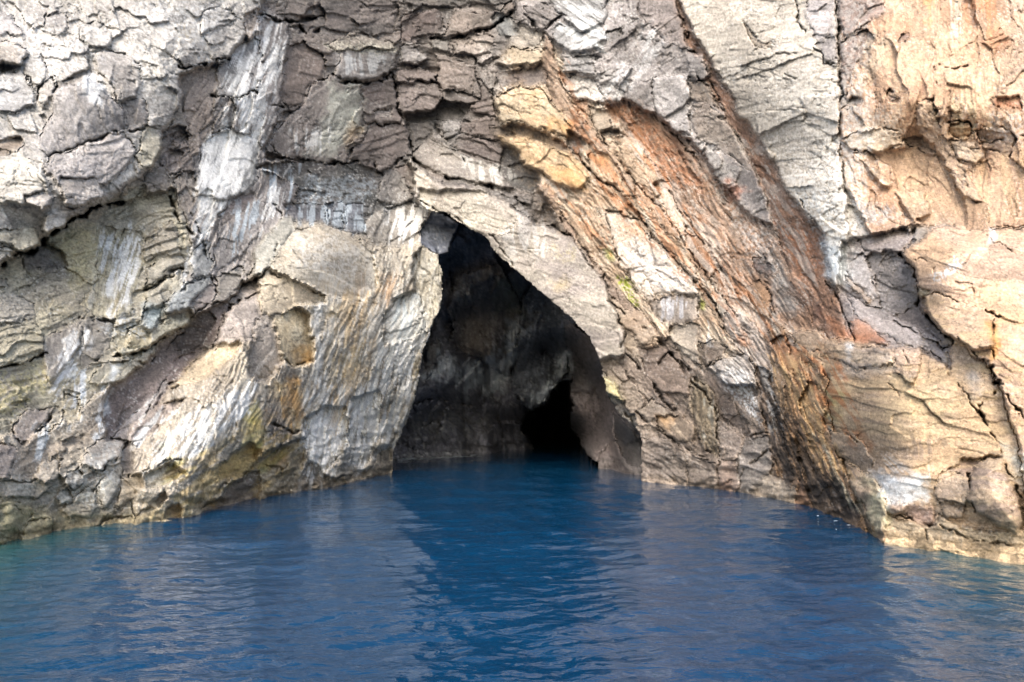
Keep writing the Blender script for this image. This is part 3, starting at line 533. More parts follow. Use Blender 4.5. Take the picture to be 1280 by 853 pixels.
PC('N', [(440, 250), (560, 330), (690, 440), (640, 560), (560, 420)], (206, 196, 182), .5, 8, 'speck', 0, 5)
PC('N', [(560, 400), (700, 480), (740, 640), (640, 560)], (196, 190, 184), .5, 8, 'speck', 0, 5)
PC('N', [(640, 530), (720, 530), (730, 610), (670, 600)], (96, 82, 86), .7, 7, 'speck', 0, 7)
PC('N', [(690, 560), (750, 640), (790, 710), (700, 720)], (140, 136, 140), .7, 7)
PC('N', [(560, 300), (620, 340), (560, 380)], (196, 112, 68), .6, 6)
PC('N', [(700, 420), (850, 480), (860, 600), (780, 600)], (196, 122, 78), .55, 8, 'speck', 0, 6)
PC('N', [(840, 700), (920, 760), (1024, 790), (900, 790)], (196, 120, 74), .6, 5)
PC('N', [(860, 520), (940, 540), (930, 640), (870, 600)], (214, 218, 218), .7, 8)
PC('N', [(720, 280), (900, 200), (960, 400), (940, 520), (860, 480), (800, 380)], (226, 224, 216), .6, 12, 'speck', 0, 5)
PC('A4', [(0, 300), (300, 300), (320, 853), (60, 700)], (228, 222, 210), .5, 12, 'speck', 0, 5)
PC('A4', [(690, -40), (760, -40), (765, 230), (720, 210)], (216, 160, 100), .7, 7, 'streak', 88, 5)
PC('A4', [(880, -40), (1030, -40), (1000, 200), (920, 215)], (206, 142, 96), .75, 8, 'streak', 90, 6)
PC('A4', [(760, -40), (870, -40), (880, 200), (800, 200)], (228, 220, 202), .6, 8, 'streak', 88, 5)
PC('A4', [(1040, -40), (1300, -40), (1300, 420), (1100, 420), (1110, 150)], (216, 196, 176), .4, 14)
PC('A4', [(740, 300), (960, 330), (980, 560), (800, 620), (740, 480)], (234, 212, 170), .6, 10, 'streak', 86, 6)
PC('A4', [(620, 300), (740, 300), (740, 450), (620, 450)], (214, 172, 146), .6, 8)
PC('A4', [(960, 480), (1137, 500), (1137, 640), (1000, 620)], (214, 210, 202), .6, 8, 'speck', 0, 5)
PC('A4', [(380, 480), (600, 460), (620, 640), (420, 640)], (218, 208, 190), .5, 8, 'speck', 0, 4)
PC('A4', [(900, 700), (1200, 650), (1200, 1020), (980, 1020)], (180, 148, 108), .5, 10, 'streak', 80, 7)
PC('A4', [(400, 160), (560, 60), (560, 300), (420, 420), (360, 400)], (206, 186, 156), .5, 10, 'streak', -60, 4)
PC('A5', [(200, 230), (400, 150), (440, 200), (400, 400), (330, 450), (300, 330)], (216, 202, 146), .55, 9)
PC('A5', [(-60, 800), (200, 780), (220, 853), (60, 1000), (-60, 960)], (206, 192, 130), .5, 9, 'speck', 0, 7)
PC('A5', [(270, 650), (400, 600), (430, 620), (340, 740), (300, 853), (200, 853), (250, 760)], W, .85, 5, 'streak', 112, 2.6)
PC('A5', [(320, 780), (390, 780), (380, 940), (340, 1000), (310, 900)], (228, 234, 236), .95, 4, 'streak', 95, 3)
PC('A5', [(880, 0), (1030, 0), (960, 110), (900, 200), (850, 190)], W, .85, 5, 'streak', 110, 3)
PC('A5', [(830, 240), (870, 220), (835, 340), (812, 440), (798, 380)], W, .9, 3, 'streak', 100, 2.5)
PC('A5', [(440, 560), (560, 540), (700, 600), (640, 660), (480, 640)], (214, 220, 220), .5, 6, 'speck', 0, 5)
PC('A5', [(620, 500), (720, 490), (720, 570), (680, 600)], (196, 212, 216), .6, 6)
PC('A6', [(150, 180), (440, 220), (500, 300), (430, 440), (180, 340)], (232, 228, 218), .55, 10, 'speck', 0, 8)
PC('A6', [(230, 500), (300, 480), (330, 853), (260, 853), (250, 650)], W, .7, 6, 'streak', 95, 3)
PC('A6', [(330, 500), (500, 500), (520, 853), (330, 853)], (220, 200, 160), .6, 8, 'streak', 102, 4)
PC('A6', [(560, 370), (640, 380), (600, 500), (560, 520)], (216, 172, 128), .6, 6)
PC('A6', [(170, 700), (250, 690), (240, 760), (190, 770)], (204, 150, 66), .7, 6)
PC('A6', [(600, 460), (740, 460), (740, 853), (520, 853), (540, 700)], (222, 232, 232), .6, 8, 'streak', 100, 3.5)
PC('A6', [(720, 620), (760, 600), (740, 900), (700, 1000), (700, 800)], (208, 184, 130), .6, 5, 'streak', 100, 3)
PC('L2', [(210, 260), (420, 240), (410, 400), (320, 580), (220, 600), (170, 640), (240, 470)], W, .85, 8, 'streak', 104, 2.4)
PC('L2', [(420, 100), (640, 80), (560, 330), (480, 540), (420, 500)], W, .8, 8, 'streak', 103, 2.6)
PC('L2', [(560, 360), (660, 240), (700, 180), (640, 300), (580, 400)], W, .7, 5, 'streak', 112, 2.6)
PC('L2', [(540, 170), (640, 110), (710, 110), (640, 260), (560, 250)], (112, 110, 104), .6, 6, 'speck', 0, 4)
PC('L2', [(130, 110), (190, 110), (180, 260), (140, 250)], (226, 160, 72), .6, 6)
PC('L2', [(0, 400), (200, 370), (170, 480), (0, 540)], (176, 170, 90), .5, 7, 'streak', -50, 4)
PC('L1', [(800, 270), (1137, 60), (1137, 200), (1000, 400), (850, 500), (680, 560), (640, 470)], (222, 220, 212), .65, 9, 'streak', -48, 3.4)
PC('L1', [(640, 410), (720, 310), (830, 205), (800, 260), (680, 380)], W, .9, 3, 'streak', -45, 3)
PC('L1', [(720, 440), (830, 470), (1000, 430), (1137, 380), (1137, 410), (960, 490), (820, 560), (740, 560)], (196, 186, 112), .6, 8, 'streak', -28, 4)
PC('L1', [(1080, 250), (1137, 230), (1137, 350), (1100, 330)], (206, 190, 100), .6, 6)
PC('L1', [(540, 320), (640, 230), (700, 200), (620, 290), (570, 320)], W, .9, 4, 'streak', -45, 3)
PC('L1', [(455, 160), (492, 150), (470, 330), (430, 390), (438, 300)], (226, 232, 234), .95, 3, 'streak', 98, 3)
PC('L1', [(500, 60), (530, 60), (520, 120), (490, 150)], (226, 232, 234), .9, 3)
PC('L1', [(170, 360), (215, 310), (230, 400), (170, 490), (145, 480)], (232, 234, 234), .9, 4, 'streak', 105, 3)
PC('L1', [(290, 560), (520, 380), (560, 420), (480, 600), (440, 700), (300, 640)], (222, 222, 214), .5, 9, 'speck', 0, 6)
PC('L1', [(0, 640), (400, 740), (700, 690), (900, 640), (860, 740), (0, 860)], (196, 182, 122), .4, 8)
PC('L1', [(880, 560), (1137, 430), (1000, 600), (920, 690)], (212, 178, 110), .5, 8)
PC('L3', [(900, 60), (1040, 80), (1090, 250), (1110, 330), (1040, 260), (960, 180)], (232, 230, 228), .95, 4, 'speck', 0, 3.5)
PC('L3', [(840, 200), (880, 220), (890, 400), (850, 380)], (196, 196, 184), .6, 4, 'streak', 84, 3)
PC('L3', [(640, 290), (720, 290), (700, 330), (660, 320)], (214, 164, 108), .6, 5)
PC('A7', [(150, 250), (300, 250), (280, 300), (220, 320)], (196, 182, 138), .5, 8, 'speck', 0, 6)
PC('A7', [(170, 400), (260, 395), (240, 440), (180, 435)], (206, 184, 128), .6, 6)
PC('A7', [(465, 365), (530, 390), (555, 450), (550, 505), (510, 465), (470, 405)], (146, 158, 40), .9, 3, 'speck', 0, 5)
PC('A7', [(405, 255), (440, 265), (450, 300), (415, 290)], (170, 172, 80), .7, 3)
PC('A7', [(838, 480), (866, 488), (862, 530), (842, 520)], (160, 168, 56), .9, 2)
PC('A7', [(640, 470), (790, 470), (780, 580), (660, 560)], (222, 222, 226), .8, 4, 'streak', 90, 2.2)
PC('A7', [(838, 520), (862, 520), (900, 700), (850, 680)], (232, 230, 226), .8, 3, 'streak', 90, 3)
PC('A7', [(0, 60), (180, 160), (150, 260), (0, 300), (-60, 200)], (220, 216, 210), .6, 10, 'streak', 86, 4)
PC('A7', [(540, 200), (760, 350), (820, 450), (640, 440), (500, 300)], (236, 232, 228), .6, 8, 'speck', 0, 4)
PC('A7', [(460, 130), (560, 130), (600, 200), (500, 210)], (222, 176, 132), .5, 6)
PC('A8', [(100, 0), (240, 0), (600, 100), (440, 160), (340, 330), (250, 330), (200, 150)], (224, 224, 218), .6, 10, 'speck', 0, 5)
PC('A8', [(250, 230), (350, 220), (330, 380), (260, 360)], (212, 222, 226), .8, 7)
PC('A8', [(380, 40), (560, 60), (480, 150), (380, 120)], (150, 146, 142), .6, 6, 'speck', 0, 6)
PC('A8', [(720, 380), (830, 290), (880, 310), (760, 420)], (242, 240, 238), .8, 5, 'speck', 0, 5)
PC('A8', [(985, 150), (1015, 150), (1010, 210), (980, 220)], (240, 236, 232), .8, 3)
PC('A8', [(960, 570), (1010, 570), (1030, 700), (990, 760), (980, 650)], (206, 144, 66), .8, 3)
PC('A8', [(700, 500), (1137, 600), (1137, 1100), (900, 1000)], (230, 196, 138), .35, 26, 'streak', 2, 5)
PC('A8', [(350, 680), (380, 680), (370, 760), (350, 740)], (236, 236, 234), .9, 3)
PC('A8', [(330, 700), (560, 720), (560, 800), (330, 820)], (196, 188, 182), .5, 8)
PC('L4', [(460, 470), (520, 470), (700, 490), (710, 570), (650, 600), (540, 600), (500, 560)], (246, 247, 246), 1.0, 6)
PC('L4', [(470, 330), (540, 380), (640, 440), (640, 490), (520, 470)], (226, 222, 214), .6, 6, 'streak', 50, 3)
PC('L4', [(700, 440), (740, 440), (740, 600), (700, 580)], (206, 216, 210), .7, 6, 'streak', 90, 4)
PC('L4', [(430, 560), (520, 560), (540, 700), (470, 740)], (232, 222, 176), .7, 6)
PC('L4', [(240, 90), (340, 110), (300, 230), (250, 240)], (206, 186, 110), .6, 8)
PC('L4', [(560, 60), (760, 60), (800, 260), (640, 240), (560, 200)], (206, 188, 138), .4, 26)
PC('L4', [(870, 20), (930, 0), (950, 120), (900, 130)], (186, 184, 180), .6, 8)
PC('L4', [(1040, 340), (1137, 380), (1300, 420), (1300, 560), (1120, 540)], (220, 224, 210), .7, 8)
PC('L4', [(560, 230), (780, 290), (760, 440), (600, 420)], (128, 112, 102), .5, 10, 'streak', 80, 6)  # soft shaded patch, its shade put into the colour
PC('O', [(540, 120), (660, 160), (760, 420), (700, 420), (600, 260)], (206, 172, 128), .6, 6, 'streak', 70, 3)
PC('O', [(510, 200), (560, 230), (600, 430), (560, 440)], (206, 206, 204), .6, 3, 'streak', 76, 2.4)
PC('O', [(690, 420), (760, 480), (880, 720), (820, 700), (740, 560)], (206, 196, 168), .7, 4, 'streak', 62, 2.6)
PC('O', [(560, 380), (640, 500), (760, 720), (660, 640), (580, 540)], (60, 54, 50), .7, 5, 'streak', 66, 3)

# ---- cracks and overhangs
K('A1', [(215, 692), (400, 632), (552, 578)], 2.0, .5, -.1)
K('A1', [(790, 300), (860, 298), (940, 270), (1010, 270)], 2.4, .8)
K('A1', [(240, 415), (250, 390), (330, 375)], 2.2, .5)
K('A1', [(940, 425), (1000, 430), (1060, 450), (1080, 425), (1137, 410)], 2.0, .7)
K('A1', [(440, 220), (500, 220), (560, 245)], 1.6, .35)
K('A1', [(160, 440), (170, 400), (200, 340)], 1.6, .4)
K('A1', [(480, 220), (490, 150)], 1.3, .3)
K('A1', [(870, 700), (905, 705)], 3, .7)
K('A1', [(560, 585), (640, 575)], 2, .5)
K('A2', [(600, 290), (612, 340), (630, 420), (638, 510), (665, 570), (690, 650), (700, 720), (700, 790)], 2.4, .9)
K('A2', [(475, 552), (560, 555), (640, 542)], 1.8, .5)
K('A2', [(90, 697), (240, 716), (350, 716), (400, 722), (490, 718), (560, 775), (650, 705)], 2.8, .9)
K('A2', [(345, 335), (380, 370), (500, 376), (565, 365), (620, 295)], 2.6, .9)
K('A2', [(780, 170), (850, 178), (940, 150), (1050, 130), (1110, 80), (1160, 20)], 3.4, 1.2)
K('A2', [(0, 60), (120, 100), (200, 90), (290, 80)], 4, .9)
K('A2', [(190, 110), (230, 150), (270, 150)], 4, .8)
K('A2', [(700, 705), (760, 757), (900, 806), (1040, 832), (1137, 870), (1200, 900)], 2.6, .9)
K('A2', [(820, 610), (880, 670), (940, 710)], 2, .6)
K('A2', [(635, 366), (810, 362)], 1.6, .5)
K('A2', [(45, 470), (100, 470), (150, 480)], 2.4, .6)
K('A2', [(230, 370), (300, 357)], 1.8, .5)
K('A2', [(990, 380), (1050, 420), (1060, 520)], 1.6, .5)
K('A3', [(0, 30), (60, 70), (110, 130), (160, 130), (220, 70)], 2.4, .7)
K('A3', [(780, 230), (830, 245)], 2.4, .6)
K('A3', [(785, 345), (830, 345), (880, 400), (940, 490)], 2, .5)
K('A3', [(720, 0), (742, 60), (790, 170), (860, 300), (940, 480)], 1.8, .5)
K('A3', [(560, 465), (700, 570), (800, 680), (900, 780), (980, 853)], 1.8, .5)
K('A3', [(300, 700), (360, 780), (450, 830), (500, 853)], 1.8, .6)
K('A3', [(400, 610), (480, 720), (580, 853)], 1.8, .6)
K('A4', [(125, -60), (130, 100), (190, 200), (240, 240), (255, 288), (310, 280)], 1.5, .45)
K('A4', [(300, -60), (312, 150), (315, 300), (325, 480), (320, 640), (345, 853)], 1.5, .5)
K('A4', [(0, 235), (60, 245), (130, 235)], 1.8, .3)
K('A4', [(0, 310), (60, 320), (130, 350)], 1.4, .25)
K('A4', [(760, 290), (830, 310), (880, 295)], 2, .3)
K('A4', [(740, 300), (740, 480), (810, 500), (800, 620)], 1.2, .2)
K('A4', [(800, 543), (850, 540), (900, 550)], 2.4, .5)
K('A4', [(380, 672), (440, 665), (470, 690)], 2.4, .6)
K('A4', [(940, 640), (1137, 600)], 2, .2)
K('A5', [(540, 40), (430, 70), (330, 110), (262, 155), (200, 218), (150, 262), (90, 270), (0, 330)], 4.5, 1.6, -.3, 20)
K('A5', [(350, 550), (430, 575), (520, 580)], 2.6, .6)
K('A5', [(645, 438), (720, 392), (810, 340)], 3, .7)
K('A5', [(-60, 795), (100, 762), (215, 722)], 2.4, .6)
K('A5', [(500, 740), (650, 700), (760, 630), (850, 592)], 2.6, .8)
K('A5', [(940, 380), (960, 460), (850, 560)], 1.8, .5)
K('A5', [(1150, 445), (1020, 510), (990, 590), (940, 695), (860, 765), (760, 853)], 2.4, .9)
K('A5', [(720, 490), (800, 450), (860, 400)], 1.8, .4)
K('A5', [(750, 20), (790, 120), (860, 190)], 3, .7)
K('A5', [(950, 490), (1010, 490), (1085, 410), (1150, 370)], 1.6, .5)
K('A5', [(850, 100), (900, 200), (940, 330), (960, 400)], 1.6, .4)
K('A6', [(60, 330), (30, 380), (-20, 395)], 2, .7)
K('A6', [(60, 345), (110, 385), (180, 405)], 1.5, .4)
K('A6', [(250, 440), (300, 455), (380, 475)], 1.5, .4)
K('A6', [(110, 120), (100, 200), (80, 290)], 1.8, .5)
K('A6', [(700, 440), (620, 480), (570, 550), (550, 660)], 1.6, .4)
K('A6', [(300, 140), (380, 170), (520, 240)], 1.5, .35)
K('A6', [(80, 60), (120, 105)], 1.8, .5)
K('A6', [(130, 745), (150, 775), (250, 745)], 2.4, .6)
K('A6', [(720, 30), (800, 80), (900, 130), (1000, 210), (1060, 200), (1137, 330)], 1.8, .6)
K('A6', [(700, 130), (640, 190), (560, 250)], 1.4, .4)
K('A7', [(0, 60), (60, 110), (160, 160), (250, 190)], 2.8, 1.0)
K('A7', [(150, 20), (200, 90), (260, 200), (330, 300), (400, 370), (440, 480), (500, 620), (480, 720)], 2.2, .8)
K('A7', [(410, 90), (440, 200), (480, 340), (560, 460)], 1.4, .4)
K('A7', [(420, 80), (500, 95), (560, 120)], 1.8, .5)
K('A7', [(430, 480), (520, 560), (620, 640), (720, 730), (850, 853)], 2.2, .7)
K('A7', [(500, 0), (620, 190), (760, 340), (880, 470), (950, 600)], 2.0, .6)
K('A7', [(590, 0), (700, 140), (780, 250), (880, 400), (1000, 560)], 1.6, .5)
K('A7', [(700, 0), (800, 150), (900, 300), (1020, 470)], 1.4, .4)
K('A7', [(600, 680), (650, 650), (700, 710), (640, 780)], 2, .5)
K('A7', [(1030, 720), (1080, 770), (1080, 853)], 2, .6)
K('A8', [(130, 0), (200, 130), (260, 260)], 1.5, .4)
K('A8', [(0, 430), (40, 560), (100, 700), (110, 853)], 1.8, .5)
K('A8', [(590, 285), (640, 335), (665, 400), (668, 500), (720, 575), (822, 660), (812, 710)], 2.6, .9)
K('A8', [(720, 445), (800, 470), (900, 500)], 1.4, .35)
K('A8', [(970, 530), (1040, 558)], 2.2, .6)
K('A8', [(1000, 560), (985, 650), (1002, 750), (985, 800)], 1.8, .5)
K('A8', [(820, 640), (900, 700), (980, 760), (1010, 830), (1060, 900), (1240, 1150)], 1.8, .5)
K('A8', [(610, 300), (690, 295), (740, 335), (735, 400)], 1.2, .22)
K('A8', [(970, 190), (1040, 235), (1100, 268)], 1.2, .2)
K('A8', [(850, 330), (950, 250)], 1.0, .2)
K('A8', [(830, 400), (910, 410), (915, 450)], 1.0, .18)
K('A8', [(1100, 570), (1160, 590)], 1.2, .2)
K('A8', [(520, 540), (600, 600), (700, 655), (800, 690)], 1.8, .5)
K('A8', [(690, 680), (760, 740), (800, 800), (825, 860)], 1.8, .4)
K('A8', [(250, 390), (340, 550), (380, 660)], 2, .6)
K('A8', [(590, 700), (630, 760), (630, 840)], 1.6, .3)
K('L4', [(790, -20), (860, 100), (940, 200), (1010, 330), (1040, 400), (1090, 500), (1140, 640)], 1.8, .6)
K('L4', [(985, 0), (1045, 72), (1000, 120), (940, 160), (940, 205)], 2.0, .6)
K('L4', [(1010, 60), (1048, 72), (1020, 100)], 4.0, .8)
K('L4', [(260, 245), (330, 290), (400, 320)], 1.5, .35)
K('L4', [(540, 70), (590, 125)], 1.5, .3)
K('L4', [(540, 655), (600, 658), (740, 700)], 2, .6)
K('L4', [(890, 470), (895, 590), (930, 645)], 1.8, .6)
K('L4', [(330, 400), (360, 500), (430, 610), (470, 720)], 2, .7)
K('L4', [(700, 700), (702, 770)], 1.8, .5)
K('L4', [(760, 700), (900, 760), (1120, 790)], 2, .4)
K('L1', [(50, 350), (90, 412), (200, 330), (240, 260)], 2.4, .5)
K('L1', [(450, 525), (540, 462), (565, 400), (500, 380)], 2.2, .6)
K('L1', [(740, 120), (690, 210), (640, 290)], 1.6, .5)
K('L1', [(640, 525), (720, 490), (820, 470)], 1.6, .4)
K('L1', [(600, 40), (640, 60), (700, 10)], 1.6, .4)
K('L1', [(900, 690), (1000, 590), (1137, 520)], 2.2, .6)
K('L1', [(410, 770), (500, 740), (580, 730)], 2.4, .5)
K('L2', [(80, 320), (150, 352), (215, 340)], 2.6, .7)
K('L2', [(40, 500), (110, 520), (160, 490), (200, 430)], 1.8, .5)
K('L2', [(350, 570), (400, 545), (410, 470), (430, 400)], 2, .5)
K('L2', [(410, 300), (410, 400), (340, 500)], 1.6, .4)
K('L3', [(400, 160), (440, 220), (520, 300), (570, 360)], 2.6, .8)
K('L3', [(500, 0), (620, 130), (720, 270)], 2, .6)
K('L3', [(700, 0), (800, 130), (870, 200), (920, 300)], 2.2, .8)
K('L3', [(550, 280), (640, 340), (740, 410), (900, 490)], 2.2, .6)
K('L3', [(912, 300), (915, 480), (912, 640)], 1.8, .6)
K('L3', [(1040, 370), (1137, 360)], 2, .6)
K('L3', [(1000, 620), (1030, 520), (1137, 440)], 1.8, .5)
K('L3', [(1080, 60), (1100, 200), (1137, 330)], 1.8, .5)

for q_ in ([(330, 45), (352, 60), (335, 160), (300, 235), (262, 300), (245, 340), (238, 330), (262, 260), (285, 190), (300, 120)],
           [(300, 70), (330, 60), (310, 130), (280, 140), (276, 110)], [(262, 165), (292, 160), (280, 230), (258, 260), (250, 240)],
           [(345, 215), (365, 205), (358, 250), (340, 290), (318, 300), (330, 250)], [(118, 290), (180, 290), (178, 330), (160, 395), (140, 395), (128, 340)],
           [(85, 425), (112, 415), (95, 460), (75, 500), (60, 495)], [(95, 460), (108, 462), (102, 500), (88, 540), (80, 530)], [(125, 480), (137, 485), (128, 545), (118, 555)],
           [(45, 530), (60, 530), (55, 570), (42, 575)], [(300, 480), (330, 465), (310, 520), (250, 570), (190, 590), (230, 530)], [(160, 545), (215, 500), (230, 495), (190, 550), (165, 570)]):
    PC('F', q_, W, .95, 5, 'streak', 108 if q_[0][0] < 370 and q_[0][1] < 400 else 122, 2.3)
for q_ in ([(385, 480), (480, 470), (470, 560), (400, 590), (370, 560)], [(470, 440), (550, 400), (525, 480), (495, 560), (470, 560)], [(480, 250), (545, 240), (530, 300), (490, 310)]):
    PC('F', q_, W, .9, 7, 'streak', 104, 2.0)
RU = (182, 122, 80)
for q_ in ([(700, 70), (712, 90), (735, 160), (800, 240), (880, 350), (940, 430), (925, 430), (850, 340), (770, 245), (715, 160)],
           [(760, 130), (800, 150), (860, 250), (930, 350), (985, 440), (960, 430), (900, 350), (830, 270)],
           [(650, 190), (700, 215), (740, 270), (800, 350), (770, 330), (700, 250)], [(700, 170), (740, 200), (790, 260), (830, 320), (790, 290), (730, 220)],
           [(985, 420), (1040, 440), (1060, 500), (1020, 560), (1000, 500)], [(1010, 440), (1060, 470), (1090, 560), (1060, 560), (1020, 500)]):
    PC('F', q_, RU, .7, 7, 'streak', 54, 2.8)
for q_ in ([(780, 150), (860, 230), (960, 380), (1000, 440), (940, 420), (850, 310), (790, 220)], [(880, 110), (960, 200), (1030, 340), (1010, 380), (950, 230), (890, 140)]):
    PC('F', q_, (216, 206, 192), .6, 9, 'streak', 56, 2.6)
for q_ in ([(640, 100), (700, 160), (700, 290), (640, 190)], [(1100, 60), (1280, 20), (1280, 280), (1130, 260)]):
    PC('F', q_, (226, 192, 152), .35, 14, 'speck', 0, 9)
PC('F', [(350, 475), (378, 470), (380, 530), (362, 540), (345, 510)], (218, 166, 92), .6, 8, 'streak', 84, 5)
PC('F', [(1000, 430), (1180, 450), (1280, 540), (1280, 680), (1100, 560), (1020, 520)], (220, 190, 146), .4, 14, 'streak', 6, 5)

PC('A5', [(550, 160), (610, 190), (600, 320), (560, 480), (520, 600), (490, 640), (510, 480), (535, 330)], (242, 241, 236), .95, 7, 'streak', 100, 4)
PC('A5', [(450, 190), (520, 240), (500, 400), (410, 560), (380, 520), (430, 360)], (222, 220, 210), .5, 12, 'streak', 106, 3)

DK = (52, 46, 42)
for q_ in ([(948, 470), (975, 500), (1000, 560), (1040, 615), (1085, 660), (1040, 640), (1000, 620), (965, 560)], [(985, 520), (1010, 540), (1060, 610), (1092, 662), (1050, 645), (1010, 590)]):
    PC('F', q_, DK, .85, 5, 'streak', 64, 2.6)
PC('F', [(960, 440), (1000, 450), (1040, 540), (1070, 600), (1030, 590), (990, 520)], (214, 174, 122), .7, 6, 'streak', 68, 2.6)
for q_ in ([(780, 440), (830, 470), (900, 560), (900, 600), (830, 560)], [(850, 400), (900, 440), (950, 520), (940, 560), (890, 500)]):
    PC('F', q_, (88, 76, 68), .55, 10, 'streak', 52, 4)
PC('F', [(400, 330), (545, 320), (545, 400), (500, 560), (400, 590), (380, 480)], (226, 222, 210), .55, 10, 'streak', 103, 2.6)
PC('F', [(420, 360), (470, 360), (450, 520), (410, 560)], (206, 170, 112), .5, 9, 'streak', 103, 3)
PC('F', [(200, 600), (260, 560), (340, 520), (380, 560), (340, 610), (220, 640)], (206, 174, 104), .5, 10, 'streak', -30, 5)
PC('F', [(340, 430), (372, 440), (378, 520), (345, 560), (330, 500)], (108, 92, 88), .4, 8, 'streak', 80, 4)

PC('F', [(1046, -60), (1100, -60), (1085, 80), (1100, 200), (1080, 290), (1046, 290)], (214, 206, 196), .6, 14, 'speck', 0, 7)
PC('F', [(1030, 100), (1075, 100), (1075, 300), (1040, 320)], (222, 216, 204), .5, 12, 'speck', 0, 5)
# ---- cave
CREG, CPAT, CCRK = [], [], []
CAVE_DEPTH = [(480, 572, 43), (520, 569, 45), (560, 566, 47), (600, 564, 50), (640, 560, 55), (690, 557, 62), (500, 500, 41), (540, 450, 41), (560, 350, 39),
              (570, 290, 34), (620, 330, 38), (600, 420, 44), (660, 400, 45), (640, 480, 50), (700, 450, 50), (720, 400, 40), (760, 440, 36), (730, 500, 44),
              (745, 583, 37), (800, 590, 34), (800, 520, 33), (600, 640, 50), (760, 640, 37), (480, 640, 43), (530, 300, 34)]
_r, _p, _k = REG, PAT, CRK
REG, PAT, CRK = CREG, CPAT, CCRK
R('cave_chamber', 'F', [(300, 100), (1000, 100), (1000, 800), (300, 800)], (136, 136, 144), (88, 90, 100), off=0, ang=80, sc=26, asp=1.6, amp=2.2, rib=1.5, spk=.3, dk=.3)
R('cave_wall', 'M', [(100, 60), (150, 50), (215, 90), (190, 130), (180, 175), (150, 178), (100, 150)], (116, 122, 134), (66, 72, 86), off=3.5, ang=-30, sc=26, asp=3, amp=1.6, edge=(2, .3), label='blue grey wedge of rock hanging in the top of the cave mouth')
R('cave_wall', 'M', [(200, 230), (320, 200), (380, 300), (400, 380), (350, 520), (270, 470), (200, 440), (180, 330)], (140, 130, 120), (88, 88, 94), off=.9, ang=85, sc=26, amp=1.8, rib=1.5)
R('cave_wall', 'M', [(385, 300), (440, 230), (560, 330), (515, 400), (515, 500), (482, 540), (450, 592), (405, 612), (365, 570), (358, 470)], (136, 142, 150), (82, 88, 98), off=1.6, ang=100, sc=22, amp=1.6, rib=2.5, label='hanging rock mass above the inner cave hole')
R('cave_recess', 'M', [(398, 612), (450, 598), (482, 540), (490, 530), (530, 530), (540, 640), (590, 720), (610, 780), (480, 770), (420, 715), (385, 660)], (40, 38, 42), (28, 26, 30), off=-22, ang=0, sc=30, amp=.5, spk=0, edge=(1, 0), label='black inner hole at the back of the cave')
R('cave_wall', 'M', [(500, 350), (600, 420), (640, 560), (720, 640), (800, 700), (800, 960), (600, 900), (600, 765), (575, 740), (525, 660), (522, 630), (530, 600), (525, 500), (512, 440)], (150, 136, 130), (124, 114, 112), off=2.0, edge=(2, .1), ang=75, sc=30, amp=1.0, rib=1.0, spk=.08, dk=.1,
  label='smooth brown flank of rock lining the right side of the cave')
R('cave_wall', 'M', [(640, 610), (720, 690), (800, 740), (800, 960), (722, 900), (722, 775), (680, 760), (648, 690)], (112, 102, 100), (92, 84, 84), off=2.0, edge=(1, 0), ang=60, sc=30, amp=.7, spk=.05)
R('cave_wall', 'M', [(120, 430), (150, 410), (160, 440), (130, 520), (105, 530)], (130, 124, 116), (90, 86, 84), off=.8, ang=100, sc=20)
PC('M', [(150, 450), (290, 470), (380, 400), (370, 480), (330, 560), (230, 560), (150, 520)], (200, 210, 216), .9, 10, 'streak', 92, 3.5)
PC('M', [(290, 450), (350, 440), (330, 520), (290, 560)], (235, 240, 244), .95, 8, 'streak', 92, 4)
PC('M', [(400, 560), (480, 500), (520, 450), (520, 530), (450, 600), (400, 608)], (225, 235, 240), .95, 6, 'streak', 110, 4)
PC('M', [(320, 250), (390, 260), (380, 340), (330, 330)], (120, 125, 90), .5, 14)
PC('M', [(30, 735), (240, 725), (240, 745), (30, 755)], (220, 220, 220), .5, 3, 'speck', 0, 3)
for q_ in ([(165, 465), (200, 470), (205, 520), (175, 530)], [(225, 480), (275, 475), (265, 545), (235, 540)], [(295, 460), (345, 470), (320, 540), (290, 580), (280, 520)],
           [(330, 480), (368, 450), (355, 520), (325, 560)], [(395, 600), (440, 560), (482, 520), (478, 545), (448, 592), (405, 612)], [(490, 450), (522, 440), (524, 528), (490, 525)],
           [(350, 360), (375, 350), (370, 470), (345, 480)], [(110, 520), (150, 500), (150, 540)]):
    PC('M', q_, (226, 236, 242), .75, 5, 'solid', 0, 4)
    PC('M', q_, (246, 250, 252), .9, 5, 'streak', 94, 2)
for q_ in ([(200, 240), (260, 230), (250, 320), (200, 330)], [(320, 250), (360, 240), (370, 330), (335, 340)], [(60, 640), (200, 600), (330, 640), (240, 690), (80, 700)]):
    PC('M', q_, (176, 176, 170), .5, 10, 'speck', 0, 5)
K('M', [(60, 600), (150, 575), (240, 600), (330, 590)], 2.0, 1.5)
K('M', [(180, 180), (200, 330), (180, 440)], 2.0, 1.5)
K('M', [(385, 300), (375, 400), (360, 500)], 2.4, 2.0)
K('M', [(110, 660), (150, 640), (190, 720)], 2.0, 1.2)
REG, PAT, CRK = _r, _p, _k


# ---------------------------------------------------------------- sculpt a layer of wall
def lin(c):
    c = np.array(c, np.float32) / 255.0
    c[1] += max(0.0, .25 * c[0] + .75 * c[2] + .008 - c[1]) * (c[0] > c[2] - .01 > c[1] - .03)
    c = c.mean() + (c - c.mean()) * SAT
    c = np.clip(c, 0, 1) ** .90
    return np.where(c <= 0.04045, c / 12.92, ((c + 0.055) / 1.055) ** 2.4) * ALBEDO

